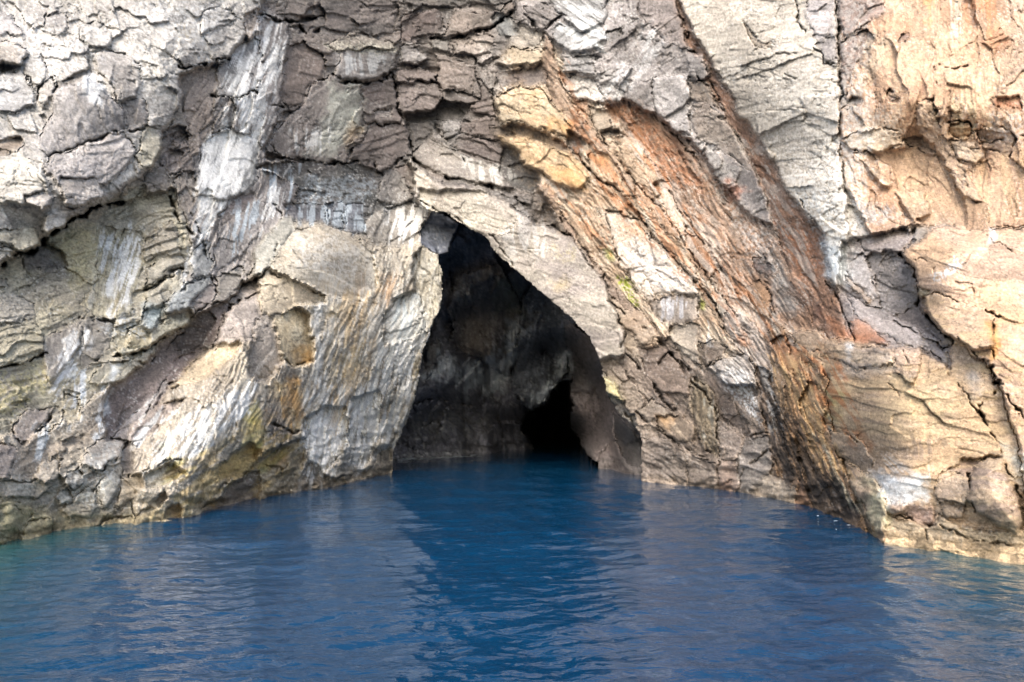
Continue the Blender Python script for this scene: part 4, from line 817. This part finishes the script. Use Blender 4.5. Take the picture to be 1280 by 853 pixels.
def boxblur(g, radii):
    for rr_ in radii:
        for ax in (0, 1):
            pad = [(0, 0)] * 3; pad[ax] = (rr_ + 1, rr_)
            cs = np.cumsum(np.pad(g, pad, mode='edge').astype(np.float64), axis=ax)
            n_ = g.shape[ax]
            g = ((np.take(cs, np.arange(2 * rr_ + 1, 2 * rr_ + 1 + n_), ax) - np.take(cs, np.arange(0, n_), ax)) / (2 * rr_ + 1)).astype(np.float32)
    return g

def sculpt(U, V, D, regs, pats, cracks, warp=4.0, seed=11, soft=(1,)):
    """U, V: photo position of each grid point, D: distance of the plain wall. Returns distance, colour, region id"""
    sh = U.shape
    u0, v0, D = U.ravel().astype(np.float32), V.ravel().astype(np.float32), D.ravel().astype(np.float32)
    u = u0 + warp * (fbm(u0 / 22, v0 / 22, seed, 3) + 0.4 * fbm(u0 / 6, v0 / 6, seed + 3, 2))
    v = v0 + warp * (fbm(u0 / 22, v0 / 22, seed + 9, 3) + 0.4 * fbm(u0 / 6, v0 / 6, seed + 12, 2))
    rid = np.zeros(u.shape, np.int32)
    for k, r in enumerate(regs):
        p = r['poly']
        b = np.nonzero((u > p[:, 0].min()) & (u < p[:, 0].max()) & (v > p[:, 1].min()) & (v < p[:, 1].max()))[0]
        if len(b):
            rid[b[inside(p, u[b], v[b])]] = k
    h = np.zeros(u.shape, np.float32)            # metres towards the viewer
    hof = np.zeros(u.shape, np.float32)          # how far each piece as a whole stands out
    col = np.zeros((len(u), 3), np.float32)
    det = np.ones(len(u), np.float32); spk_ = np.zeros(len(u), np.float32)
    for k, r in enumerate(regs):
        b = np.nonzero(rid == k)[0]
        if not len(b):
            continue
        uu, vv, dd = u[b], v[b], D[b]
        U0, V0 = u0[b], v0[b]
        m = dd / F_PX                               # metres per pixel here
        c = r['poly'].mean(0)
        if r.get('block'):
            y0, y1 = r['poly'][:, 1].min(), r['poly'][:, 1].max()
            tt = np.clip((vv - y0) / (y1 - y0), 0, 1)
            o_ = r['off'] * (.04 + .62 * tt) if r['off'] > 0 else r['off'] * .5 * (1 - tt) ** .8
            hh = o_ + r['poff'] + 0 * uu
        else:
            hh = r['off'] + 0 * uu
        hof[b] = hh - 0.01 * (r['tilt'][0] * (uu - c[0]) + r['tilt'][1] * (c[1] - vv)) * -1.0
        hh = 0 * uu
        if r['bulge'] or r['edge'][1]:
            ed, _ = seg_dist(r['poly'], uu, vv)
            if r['bulge']:
                hof[b] += r['bulge'] * (1 - np.exp(-ed / r['bw']))
            gm = sst(-.15, .35, fbm(U0 / 16, V0 / 16, seed + 20, 2)) if r.get('block') else 1.0
            hh -= .6 * r['edge'][1] * gm * np.exp(-(ed / r['edge'][0]) ** 2)
        th = math.radians(r['ang'])
        # slow bending of the grain
        wa = 0.4 * r['sc'] * fbm(U0 / (r['sc'] * 3), V0 / (r['sc'] * 3), seed + 31, 2)
        A = U0 * math.cos(th) + V0 * math.sin(th) + wa * .5
        B = -U0 * math.sin(th) + V0 * math.cos(th) + wa * .5
        calm = .3 + .8 * sst(-.12, .28, fbm(U0 / 62, V0 / 62, seed + 720, 3))
        tint = np.zeros(len(b), np.float32)
        crack = np.zeros(len(b), np.float32)
        s, amp = r['sc'] * 3.2, r['amp']
        for o in range(5):
            msk = .35 + .65 * sst(-.2, .35, fbm(U0 / s / 1.6, V0 / s / 1.6, seed + 700 + 7 * o, 2))
            w = 0.09 * fbm(A / s * 2.1, B / s * 2.1 + 40, seed + 50 + o, 2)
            f1, f2, vx, vy, r1, r2, r3 = voro(A / s / math.sqrt(r['asp']) + w, B / s * math.sqrt(r['asp']) + w, seed + 60 + 10 * o + k * 3)
            a = amp * s * m * (0.17, .26, .26, .2, .15)[o] * msk * (calm if o > 1 else 1)
            hh += a * ((r1 - .5) * 0.45 + (r2 - .5) * 2.3 * vx + (r3 - .4) * 2.1 * vy)
            e = f2 - f1
            cw = 0.022 * (1 + o * .9)
            g = (1 - sst(0, cw, e)) * (vnoise(A / s * .8, B / s * .8, seed + 90 + o) > (0.1 + .07 * o))
            g = g * (calm > .55)
            hh -= r['crk'] * g * np.minimum(a * 0.5, 2.2 * m)
            crack = np.maximum(crack, g * (0.9, 0.85, .7, .45, .25)[o])
            tint += (r1 - .5) * (0.15, 0.16, .15, .12, .1)[o]
            s *= 0.5
        rough = .3 + .9 * sst(-.1, .4, fbm(U0 / 40, V0 / 40, seed + 710, 3))
        hh += amp * 0.10 * r['sc'] * m * rough * fbm(A / r['sc'] / 1.6, B / r['sc'] * r['asp'] / 1.6, seed + 120 + k, 5, .6)
        rg = 1 - np.abs(fbm(A / 9 / r['asp'], B / 9 * 1.3, seed + 140, 3, .6)) * 2
        hh += amp * 0.8 * m * rg * rough
        rv = 0.0
        if r['rib']:
            bend = 1.2 * fbm(A / 60, B / 30, seed + 165, 2)
            r1_ = 1 - 2.2 * np.abs(fbm(A / 52 + bend, B / 7 + bend, seed + 166, 3, .6))
            r2_ = 1 - 2.2 * np.abs(fbm(A / 24, B / 3.4 + bend, seed + 167, 2, .6))
            hh += r['rib'] * m * (2.6 * r1_ + 1.1 * r2_)
            rv = np.minimum(r['rib'], 1) * sst(.35, -.5, r1_ + .4 * r2_)
        if r['saw']:
            q = B / (r['sc'] * .55) + 1.0 * fbm(A / (r['sc'] * 5), B / (r['sc'] * 2.2), seed + 150, 3) + 0.6 * tint
            fr = q - np.floor(q)
            pr = hsh(np.floor(q), np.floor(q) * 0, seed + 9)
            hh += r['saw'] * r['sc'] * m * .26 * (sst(0, .12, fr) * 0 + fr * (1 - sst(.86, 1, fr))) * (.4 + pr)
            q2 = q * 2.7 + fbm(A / 14, B / 14, seed + 151, 2)
            f3 = q2 - np.floor(q2)
            hh += r['saw'] * r['sc'] * m * .12 * f3 * (1 - sst(.8, 1, f3))
        pm = sst(-.15, .3, fbm(U0 / 30, V0 / 30, seed + 160, 3)) * calm * (1 if r['amp'] > .45 else .5)
        q = B / 8.5 + .6 * fbm(A / 50, B / 22, seed + 161, 2) + 3.0 * tint
        f4 = q - np.floor(q)
        hh += 1.3 * m * pm * (f4 - 1.0 * sst(.82, 1, f4))
        crack = np.maximum(crack, .4 * pm * sst(.84, .97, f4))
        for cs, cwid, cseed in ((15, .045, 170), (34, .022, 180), (8, .06, 190)):
            nn = fbm(A / cs / 1.4, B / cs * 1.15, seed + cseed + k, 2, .4)
            gg = (1 - sst(cwid * .4, cwid * 1.6, np.abs(nn))) * (vnoise(U0 / cs * .7, V0 / cs * .7, seed + cseed + 1) > .16) * (1 if r['amp'] > .45 else .45)
            gg = gg * sst(.4, .8, calm)
            hh -= gg * m * (2.0 if cs > 10 else 1.0)
            crack = np.maximum(crack, gg * .85)
        h[b] = hh
        # rock colour: two minerals, grain streaks, salt specks, darker cracks and rib grooves
        n = fbm(A / r['sc'] / 2.2, B / r['sc'] / 1.6, seed + 200 + k, 4, .6)
        mix = sst(-.45, .5, n + tint)[:, None]
        C = lin(r['col']) * (1 - mix) + lin(r['col2']) * mix
        st = fbm(A / 36, B / 4.0, seed + 220, 4, .65)
        n2 = fbm(U0 / 3.2, V0 / 3.2, seed + 240, 3, .7)
        patch = sst(-.25, .45, fbm(U0 / 34, V0 / 34, seed + 260, 3))
        dn = fbm(A / 12, B / 5, seed + 280, 4, .65)
        e_ = (1 + tint * 1.6) * (1 + r['strk'] * .9 * st) * (1 + .30 * n2)
        e_ = e_ * (1 - sst(.25, .6, dn) * r['dk'] * .8) * (1 - .5 * crack * r['crk']) * (1 - .45 * rv)
        det[b] = e_
        pit = sst(.16, .42, fbm(U0 / 4.2, V0 / 3.2, seed + 285, 3, .7)) * sst(-.1, .3, fbm(U0 / 28, V0 / 28, seed + 286, 2))
        det[b] = det[b] * (1 - .42 * pit)
        spk_[b] = sst(.22, .5, n2 + .35 * st) * patch * r['spk']
        col[b] = C
    if len(sh) == 2:                              # mineral borders bleed into one another
        g = boxblur(col.reshape(sh + (3,)), (BLEED, BLEED, BLEED // 2))
        h += boxblur(hof.reshape(sh + (1,)), soft).ravel()
        jit = np.clip(.35 + .9 * fbm(u0 / 7, v0 / 7, seed + 290, 3), 0, 1)[:, None]
        col = g.reshape(-1, 3) * (1 - jit * .9) + col * jit * .9
    col = col * det[:, None]
    col = col * (1 - spk_[:, None]) + lin((238, 236, 228)) * spk_[:, None]
    for poly, c, a, fe, mode, ang, sc in pats:
        x0, x1, y0, y1 = poly[:, 0].min() - fe * 3, poly[:, 0].max() + fe * 3, poly[:, 1].min() - fe * 3, poly[:, 1].max() + fe * 3
        b = np.nonzero((u > x0) & (u < x1) & (v > y0) & (v < y1))[0]
        if not len(b):
            continue
        ed, _ = seg_dist(poly, u[b], v[b])
        ed = np.where(inside(poly, u[b], v[b]), ed, -ed)
        ff = fe * (1.9 if mode == 'streak' else 1.2)
        w = sst(-ff, ff, ed + ff * .8 * fbm(u0[b] / 12, v0[b] / 12, seed + 300, 3))
        th = math.radians(ang)
        A = u0[b] * math.cos(th) + v0[b] * math.sin(th)
        B = -u0[b] * math.sin(th) + v0[b] * math.cos(th)
        if mode == 'streak':
            sc = sc * 1.5
            bb = B + 3.5 * fbm(A / 45, B / 45, seed + 7, 2)
            n = fbm(A / (sc * 14), bb / (sc * 1.9), seed + 310, 2, .5) + .45 * fbm(A / (sc * 22), bb / (sc * .55), seed + 311, 2, .5)
            w = w * sst(-.03, .16, n + .7 * (w - .81))
        elif mode == 'speck':
            n = fbm(A / sc, B / sc, seed + 320, 4, .75)
            w = w * sst(-.08, .2, n + .3 * (w - .6))
        else:
            w = w * (.82 + .3 * fbm(A / sc / 2, B / sc / 2, seed + 330, 3, .6))
        w = np.clip(w * a, 0, 1)[:, None]
        lum = (col[b].mean(1) / max(1e-3, float(col[b].mean())))[:, None] ** 1.5
        col[b] = col[b] * (1 - w) + lin(c) * np.clip(lum, .55, 1.3) ** .5 * w
    for pts, wd, dp, step, fall in cracks:
        x0, x1, y0, y1 = pts[:, 0].min() - fall * 3, pts[:, 0].max() + fall * 3, pts[:, 1].min() - fall * 3, pts[:, 1].max() + fall * 3
        b = np.nonzero((u > x0) & (u < x1) & (v > y0) & (v < y1))[0]
        if not len(b):
            continue
        d, s = seg_dist(pts, u[b], v[b], False)
        ww = wd * (0.65 + .6 * fbm(u0[b] / 13, v0[b] / 13, seed + 400, 2))
        ww = ww * .72
        g = np.exp(-(d / np.maximum(ww, .6)) ** 2) * sst(-.35, .05, fbm(u0[b] / 20, v0[b] / 20, seed + 410, 2))
        h[b] -= dp * .6 * g
        if step:                                  # the left-hand side of the line stands out and falls off away from it
            h[b] += np.where(s < 0, step * np.exp(-d / fall), -.25 * step * np.exp(-d / fall * 1.5))
        col[b] *= (1 - .6 * g * min(1, dp * 3))[:, None]
    return (D - h).reshape(sh), np.clip(col, .008, .85).reshape(sh + (3,)), rid.reshape(sh)

# ---------------------------------------------------------------- materials
def rock_material(name, bump=1.0):
    m = bpy.data.materials.new(name)
    m.use_nodes = True
    nt = m.node_tree
    N, L = nt.nodes, nt.links
    b = N['Principled BSDF']
    b.inputs['Roughness'].default_value = .82
    b.inputs['Specular IOR Level'].default_value = .3
    at = N.new('ShaderNodeAttribute'); at.attribute_name = 'rock_colour'
    tc = N.new('ShaderNodeNewGeometry')
    def noise(scale, detail, rough, dist=0.0):
        n = N.new('ShaderNodeTexNoise')
        n.inputs['Scale'].default_value = scale; n.inputs['Detail'].default_value = detail
        n.inputs['Roughness'].default_value = rough; n.inputs['Distortion'].default_value = dist
        L.new(tc.outputs['Position'], n.inputs['Vector'])
        return n
    n1, n2 = noise(9, 8, .72, .6), noise(34, 5, .75)
    rmp = N.new('ShaderNodeMapRange')
    rmp.inputs['From Min'].default_value, rmp.inputs['From Max'].default_value = .34, .66
    rmp.inputs['To Min'].default_value, rmp.inputs['To Max'].default_value = .72, 1.26
    L.new(n1.outputs['Fac'], rmp.inputs['Value'])
    r2 = N.new('ShaderNodeMapRange')
    r2.inputs['From Min'].default_value, r2.inputs['From Max'].default_value = .36, .64
    r2.inputs['To Min'].default_value, r2.inputs['To Max'].default_value = .8, 1.2
    L.new(n2.outputs['Fac'], r2.inputs['Value'])
    mu = N.new('ShaderNodeMath'); mu.operation = 'MULTIPLY'
    L.new(rmp.outputs[0], mu.inputs[0]); L.new(r2.outputs[0], mu.inputs[1])
    sc = N.new('ShaderNodeVectorMath'); sc.operation = 'SCALE'
    L.new(at.outputs['Color'], sc.inputs[0]); L.new(mu.outputs[0], sc.inputs['Scale'])
    L.new(sc.outputs[0], b.inputs['Base Color'])
    ad = N.new('ShaderNodeMath'); ad.operation = 'ADD'
    L.new(n1.outputs['Fac'], ad.inputs[0]); L.new(n2.outputs['Fac'], ad.inputs[1])
    bp = N.new('ShaderNodeBump')
    bp.inputs['Strength'].default_value = .35 * bump
    bp.inputs['Distance'].default_value = .06
    L.new(ad.outputs[0], bp.inputs['Height'])
    L.new(bp.outputs[0], b.inputs['Normal'])
    return m
M_ROCK = rock_material('weathered_rock')
M_CAVE = rock_material('damp_cave_rock')
M_CAVE.node_tree.nodes['Principled BSDF'].inputs['Roughness'].default_value = .6

def mesh_object(name, co, quads, cols, mat, parent=None, smooth=True):
    me = bpy.data.meshes.new(name)
    me.vertices.add(len(co)); me.vertices.foreach_set('co', co.astype(np.float32).ravel())
    me.loops.add(quads.size); me.loops.foreach_set('vertex_index', quads.astype(np.int32).ravel())
    me.polygons.add(len(quads))
    me.polygons.foreach_set('loop_start', np.arange(0, quads.size, 4, dtype=np.int32))
    me.polygons.foreach_set('use_smooth', np.full(len(quads), smooth))
    me.update(calc_edges=True)
    if cols is not None:
        a = me.attributes.new('rock_colour', 'FLOAT_COLOR', 'POINT')
        a.data.foreach_set('color', np.concatenate([cols, np.ones((len(cols), 1))], 1).astype(np.float32).ravel())
    me.materials.append(mat)
    o = bpy.data.objects.new(name, me)
    COL.objects.link(o)
    if parent is not None:
        o.parent = parent
    return o

def build_layer(us, vs, D, C, rid, regs, root_name, mat, skirt=0.8, hole=None):
    U, V = np.meshgrid(us, vs)
    X, Y, Z = to_world(U, V, D)
    co = np.stack([X, Y, Z], -1).reshape(-1, 3)
    sk = np.stack(to_world(U, V, D + skirt), -1).reshape(-1, 3)
    cc = C.reshape(-1, 3)
    nv, nu = U.shape
    idx = np.arange(nv * nu).reshape(nv, nu)
    q = np.stack([idx[:-1, :-1], idx[1:, :-1], idx[1:, 1:], idx[:-1, 1:]], -1).reshape(-1, 4)
    fr = rid[:-1, :-1].ravel()
    ok = np.ones(len(q), bool)
    if hole is not None:
        hv = hole.ravel()
        ok = ~(hv[q].any(1))
    objs = {}
    root = None
    order = [0] + [k for k in range(1, len(regs))]
    for k in order:
        f = q[ok & (fr == k)]
        if not len(f) and k:
            continue
        # skirt: the piece's rim runs back into the cliff, so that it has thickness
        e = np.concatenate([f[:, [0, 1]], f[:, [1, 2]], f[:, [2, 3]], f[:, [3, 0]]])
        key = np.minimum(e[:, 0], e[:, 1]).astype(np.int64) * 10000000 + np.maximum(e[:, 0], e[:, 1])
        _, inv, cnt = np.unique(key, return_inverse=True, return_counts=True)
        be = e[cnt[inv] == 1]
        used = np.unique(f)
        remap = np.full(nv * nu, -1, np.int64); remap[used] = np.arange(len(used))
        rim = np.unique(be)
        rmap = np.full(nv * nu, -1, np.int64); rmap[rim] = len(used) + np.arange(len(rim))
        quads = np.concatenate([remap[f], np.stack([remap[be[:, 0]], rmap[be[:, 0]], rmap[be[:, 1]], remap[be[:, 1]]], 1)])
        verts = np.concatenate([co[used], sk[rim]])
        cols = np.concatenate([cc[used], cc[rim] * .8])
        o = mesh_object(root_name if k == 0 else regs[k]['name'], verts, quads, cols, mat, root)
        if k == 0:
            root = o
        elif regs[k]['label']:
            o['label'] = regs[k]['label']
        if regs[k]['cat']:                       # a loose stone: a thing of its own, not a part of the cliff
            o.parent = None
            o['category'] = regs[k]['cat']
            if regs[k]['group']:
                o['group'] = regs[k]['group']
        objs[k] = o
    return root, objs

# ---------------------------------------------------------------- the cliff
for k, r in enumerate(REG):                  # a block is partly of the same rock as the face it sits in
    if r['block']:
        c = r['poly'].mean(0)
        par = [q for q in REG[:k] if not q['block'] and inside(q['poly'], np.array([c[0]]), np.array([c[1]]))[0]]
        r['poff'] = par[-1]['off'] if par else 0.0
        if par:
            w = .4 if r['off'] > 0 else .3
            for a_ in ('col', 'col2'):
                r[a_] = tuple(x * (1 - w) + y * w for x, y in zip(r[a_], par[-1][a_]))
WL = np.array(WATERLINE, np.float32)
us = np.concatenate([np.arange(-420, -20, 7.0), np.arange(-20, 1300, 1.3), np.arange(1300, 1720, 7.0)])
vs = np.concatenate([np.arange(-420, -14, 6.0), np.arange(-14, 700, 1.3), np.arange(700, 900, 6.0)])
U, V = np.meshgrid(us, vs)
wl = np.interp(U, WL[:, 0], WL[:, 1])
Dw = water_depth(np.interp(U + 7 * fbm(U / 30, V / 16, 81, 3), WL[:, 0], WL[:, 1]))
kk = np.arange(-90, 91, 6.0)               # higher up the wall swings round in a wide curve, without the kinks of its foot
wls = sum(np.interp(us + q, WL[:, 0], WL[:, 1]) * (1 - abs(q) / 96) for q in kk) / sum(1 - abs(q) / 96 for q in kk)
hi = sst(8, 110, wl - V)
Dw = Dw * (1 - hi) + water_depth(wls)[None, :] * hi
t = np.clip((600 - V) / 600, 0, 1.6)
base = Dw * (1 - .42 * t) + 25.0 * .42 * t + 1.2 * t
cp = np.array(RELIEF, np.float32)
wsum, acc = np.zeros_like(U) + 1e-9, np.zeros_like(U)
for x, y, o in cp:
    w = 1 / (((U - x) ** 2 + (V - y) ** 2) / 900 + 1) ** 1.6
    wsum += w; acc += w * o
flat = base
base = base - acc / wsum * (.5 + .5 * sst(0, 260, wl - V))
D, C, rid = sculpt(U, V, base, REG, PAT, CRK)
fade = .6 + .4 * sst(-5, 60, wl - V)     # the relief dies out towards the water line
D = base + (D - base) * fade
below = sst(-7, 2, V - wl - 1.5 * fbm(U / 20, V / 20, 77, 3))        # pale tide line and dark wet foot
wet = .7 * sst(-11, -3, V - wl + 7 * fbm(U / 9, V / 40, 78, 3))
C = C * (1 - .5 * wet[..., None] * np.array([.85, .95, 1.1])) * (1 + .9 * (sst(-3.5, -1.5, V - wl + 1.2 * fbm(U / 9, V / 9, 79, 2)) * (vnoise(U / 26, V / 26, 80) > -.1))[..., None])
C = np.clip(C, .008, .8)
mouth = P('F', MOUTH)
wu = U + 1.8 * fbm(U / 14, V / 14, 5, 3) + 1.0 * fbm(U / 4, V / 4, 6, 2)
wv = V + 1.8 * fbm(U / 14, V / 14, 7, 3)
hole = inside(mouth, wu, wv)
cliff, cliff_parts = build_layer(us, vs, D, C, rid, REG, 'cliff', M_ROCK, .5, hole)
cliff['kind'] = 'structure'
cliff['label'] = 'high weathered sea cliff of pale, purple and rust coloured rock around the cave mouth'

# the cliff's lip round the mouth: runs inward and joins the chamber
# ---------------------------------------------------------------- the cave chamber behind the mouth
CH = P('F', CHAMBER)
us2 = np.arange(430, 850, 2.0)
vs2 = np.arange(225, 680, 2.0)
U2, V2 = np.meshgrid(us2, vs2)
cp = np.array(CAVE_DEPTH, np.float32)
wsum, acc = np.zeros_like(U2) + 1e-9, np.zeros_like(U2)
for x, y, o in cp:
    w = 1 / (((U2 - x) ** 2 + (V2 - y) ** 2) / 400 + 1) ** 2
    wsum += w; acc += w * o
base2 = acc / wsum
D2, C2, rid2 = sculpt(U2, V2, base2, CREG, CPAT, CCRK, 2.5, 500, ())
# the chamber closes round its rim: the walls come forward and meet the back of the cliff
ch_in = inside(CH, U2, V2)
ed, _ = seg_dist(CH, U2, V2)
ed = np.where(ch_in, ed, -ed)
Dout = np.zeros_like(D2)
bi, bj = np.clip(np.searchsorted(vs, vs2), 0, len(vs) - 1), np.clip(np.searchsorted(us, us2), 0, len(us) - 1)
front = D[np.ix_(bi, bj)] + .35
bk = sst(0, 16, ed)
D2 = np.where(ch_in, front * (1 - bk) + np.maximum(D2, front) * bk, front)
out = ed < -6
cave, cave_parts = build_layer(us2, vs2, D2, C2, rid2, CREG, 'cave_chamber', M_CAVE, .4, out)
cave['kind'] = 'structure'
cave['label'] = 'dark cave chamber of grey and brown rock behind the tall cave mouth'

# ---------------------------------------------------------------- the sea
def wave_z(X, Y):
    Z = np.zeros_like(X)
    rng = np.random.RandomState(4)
    for i in range(40):
        wlen = .17 * 1.115 ** i
        th = rng.normal(1.5, 1.0)
        k = 2 * math.pi / wlen
        ph = rng.uniform(0, 6.28)
        a = wlen * (.0050 if wlen < 1.2 else .0024 if wlen < 5 else .0006)
        vis = np.clip(1.5 - np.abs(Y) / (wlen * 60), 0, 1)
        ww = .6 * fbm(X / wlen / 4 + i, Y / wlen / 4, 900 + i, 2)
        Z += a * vis * np.sin(k * (X * math.cos(th) + Y * math.sin(th)) + ph + 3 * ww)
    return Z

def sea():
    m = bpy.data.materials.new('sea_water')
    m.use_nodes = True
    nt = m.node_tree
    N, L = nt.nodes, nt.links
    b = N['Principled BSDF']
    b.inputs['Base Color'].default_value = SEA_COL + (1,)
    b.inputs['Roughness'].default_value = .03
    b.inputs['IOR'].default_value = 1.333
    g = N.new('ShaderNodeNewGeometry')
    mp = N.new('ShaderNodeMapping'); mp.inputs['Scale'].default_value = (.75, 1.25, 1)
    L.new(g.outputs['Position'], mp.inputs['Vector'])
    n1 = N.new('ShaderNodeTexNoise'); n1.inputs['Scale'].default_value = 3.4; n1.inputs['Detail'].default_value = 3; n1.inputs['Roughness'].default_value = .5
    n1.inputs['Distortion'].default_value = .8
    n2 = N.new('ShaderNodeTexNoise'); n2.inputs['Scale'].default_value = 12; n2.inputs['Detail'].default_value = 2
    for n in (n1, n2):
        L.new(mp.outputs[0], n.inputs['Vector'])
    mx = N.new('ShaderNodeMath'); mx.operation = 'MULTIPLY_ADD'; mx.inputs[1].default_value = .18
    L.new(n2.outputs['Fac'], mx.inputs[0]); L.new(n1.outputs['Fac'], mx.inputs[2])
    bp = N.new('ShaderNodeBump'); bp.inputs['Strength'].default_value = 1.0; bp.inputs['Distance'].default_value = .022
    L.new(mx.outputs[0], bp.inputs['Height']); L.new(bp.outputs[0], b.inputs['Normal'])
    at = N.new('ShaderNodeAttribute'); at.attribute_name = 'shallow'
    mc = N.new('ShaderNodeMix'); mc.data_type = 'RGBA'
    mc.inputs['A'].default_value = SEA_COL + (1,)
    mc.inputs['B'].default_value = SHALLOW_COL + (1,)
    L.new(at.outputs['Fac'], mc.inputs['Factor'])
    L.new(mc.outputs['Result'], b.inputs['Base Color'])
    ys = np.concatenate([-np.geomspace(900, 1.5, 26), np.linspace(-1, 3.6, 24)[:-1], 1 / np.linspace(1 / 3.6, 1 / 95.0, 620), [110]])
    xs = np.concatenate([-np.geomspace(14, 1.25, 16), np.linspace(-1.15, 1.15, 780), np.geomspace(1.25, 14, 16)])
    A, Y = np.meshgrid(xs, ys)
    X = A * np.maximum(np.abs(Y), 3.6) * .75
    Z = wave_z(X, Y)
    nv, nu = X.shape
    idx = np.arange(nv * nu).reshape(nv, nu)
    q = np.stack([idx[:-1, :-1], idx[:-1, 1:], idx[1:, 1:], idx[1:, :-1]], -1).reshape(-1, 4)
    o = mesh_object('sea', np.stack([X, Y, Z], -1).reshape(-1, 3), q, None, m)
    # shallow water over the rock foot: how far the water in front of the wall still is from it
    wu_ = 640 + X / np.maximum(Y, .1) * F_PX * math.cos(PITCH)
    dist = water_depth(np.interp(wu_, WL[:, 0], WL[:, 1])) - Y
    sh = np.exp(-np.clip(dist, 0, 99) / 3.2) * (Y > 5) * (np.clip((230 - wu_) / 200, 0, 1) + .7 * np.clip((wu_ - 1060) / 120, 0, 1))
    a = o.data.attributes.new('shallow', 'FLOAT', 'POINT')
    a.data.foreach_set('value', np.clip(sh, 0, 1).astype(np.float32).ravel())
    o['kind'] = 'structure'
    o['label'] = 'deep blue rippled sea water running into the cave'
    return o
sea()

# ---------------------------------------------------------------- foam on the water
def foam(name, spots, seed, label):
    rng = np.random.RandomState(seed)
    vs_, fs_ = [], []
    for (x, y, sx, sy) in spots:
        n = 9
        b = len(vs_)
        ph = rng.uniform(0, 6.28)
        for ring, (f, z) in enumerate(((1.0, .002), (.6, .006))):
            for i in range(n):
                a = 2 * math.pi * i / n
                rr = f * (1 + .35 * math.sin(2 * a + ph) + rng.uniform(-.25, .25))
                vs_.append((x + sx * rr * math.cos(a), y + sy * rr * math.sin(a), z))
        for i in range(n):
            fs_.append((b + i, b + (i + 1) % n, b + n + (i + 1) % n, b + n + i))
        fs_.append(tuple(range(b + n, b + 2 * n)))
    me = bpy.data.meshes.new(name)
    v_ = np.array(vs_); v_[:, 2] += wave_z(v_[:, 0], v_[:, 1])
    me.from_pydata(v_.tolist(), [], fs_)
    m = bpy.data.materials.get('foam_white')
    if m is None:
        m = bpy.data.materials.new('foam_white'); m.use_nodes = True
        nt = m.node_tree
        b = nt.nodes['Principled BSDF']
        b.inputs['Roughness'].default_value = .6
        n = nt.nodes.new('ShaderNodeTexNoise'); n.inputs['Scale'].default_value = 18
        g = nt.nodes.new('ShaderNodeNewGeometry')
        r = nt.nodes.new('ShaderNodeValToRGB')
        r.color_ramp.elements[0].color = (.45, .52, .56, 1); r.color_ramp.elements[1].color = (.78, .8, .8, 1)
        nt.links.new(g.outputs['Position'], n.inputs['Vector']); nt.links.new(n.outputs['Fac'], r.inputs['Fac'])
        nt.links.new(r.outputs['Color'], b.inputs['Base Color'])
    me.materials.append(m)
    o = bpy.data.objects.new(name, me)
    COL.objects.link(o)
    o['kind'] = 'stuff'
    o['label'] = label
rng = np.random.RandomState(3)
def at_water(u, v):
    d = float(water_depth(v)); X, Y, Z = to_world(u, v, d)
    return float(X), float(Y)
sp = []
for i in range(60):
    u = rng.uniform(1095, 1330) if i < 56 else rng.uniform(1010, 1095)
    dv = abs(rng.normal(0, 2.6)) + .3 if i < 56 else abs(rng.normal(0, 10)) + 1
    v = float(np.interp(u, WL[:, 0], WL[:, 1])) + dv
    x, y = at_water(u, v)
    s_ = rng.uniform(.005, .022)
    sp.append((x, y, s_ * rng.uniform(1.5, 5), s_))
foam('shore_foam', sp, 1, 'white foam flecks along the foot of the right hand rocks')
sp = []
for i in range(70):
    u = rng.uniform(498, 600); v = 574 - (u - 498) * .05 + rng.uniform(-1, 1.6)
    x, y = at_water(u, v); y = min(y, 50)
    s_ = rng.uniform(.04, .13)
    sp.append((x, y, s_ * 2.2, s_ * 2))
foam('shore_foam', sp, 2, 'thin white foam line at the foot of the left wall inside the cave')
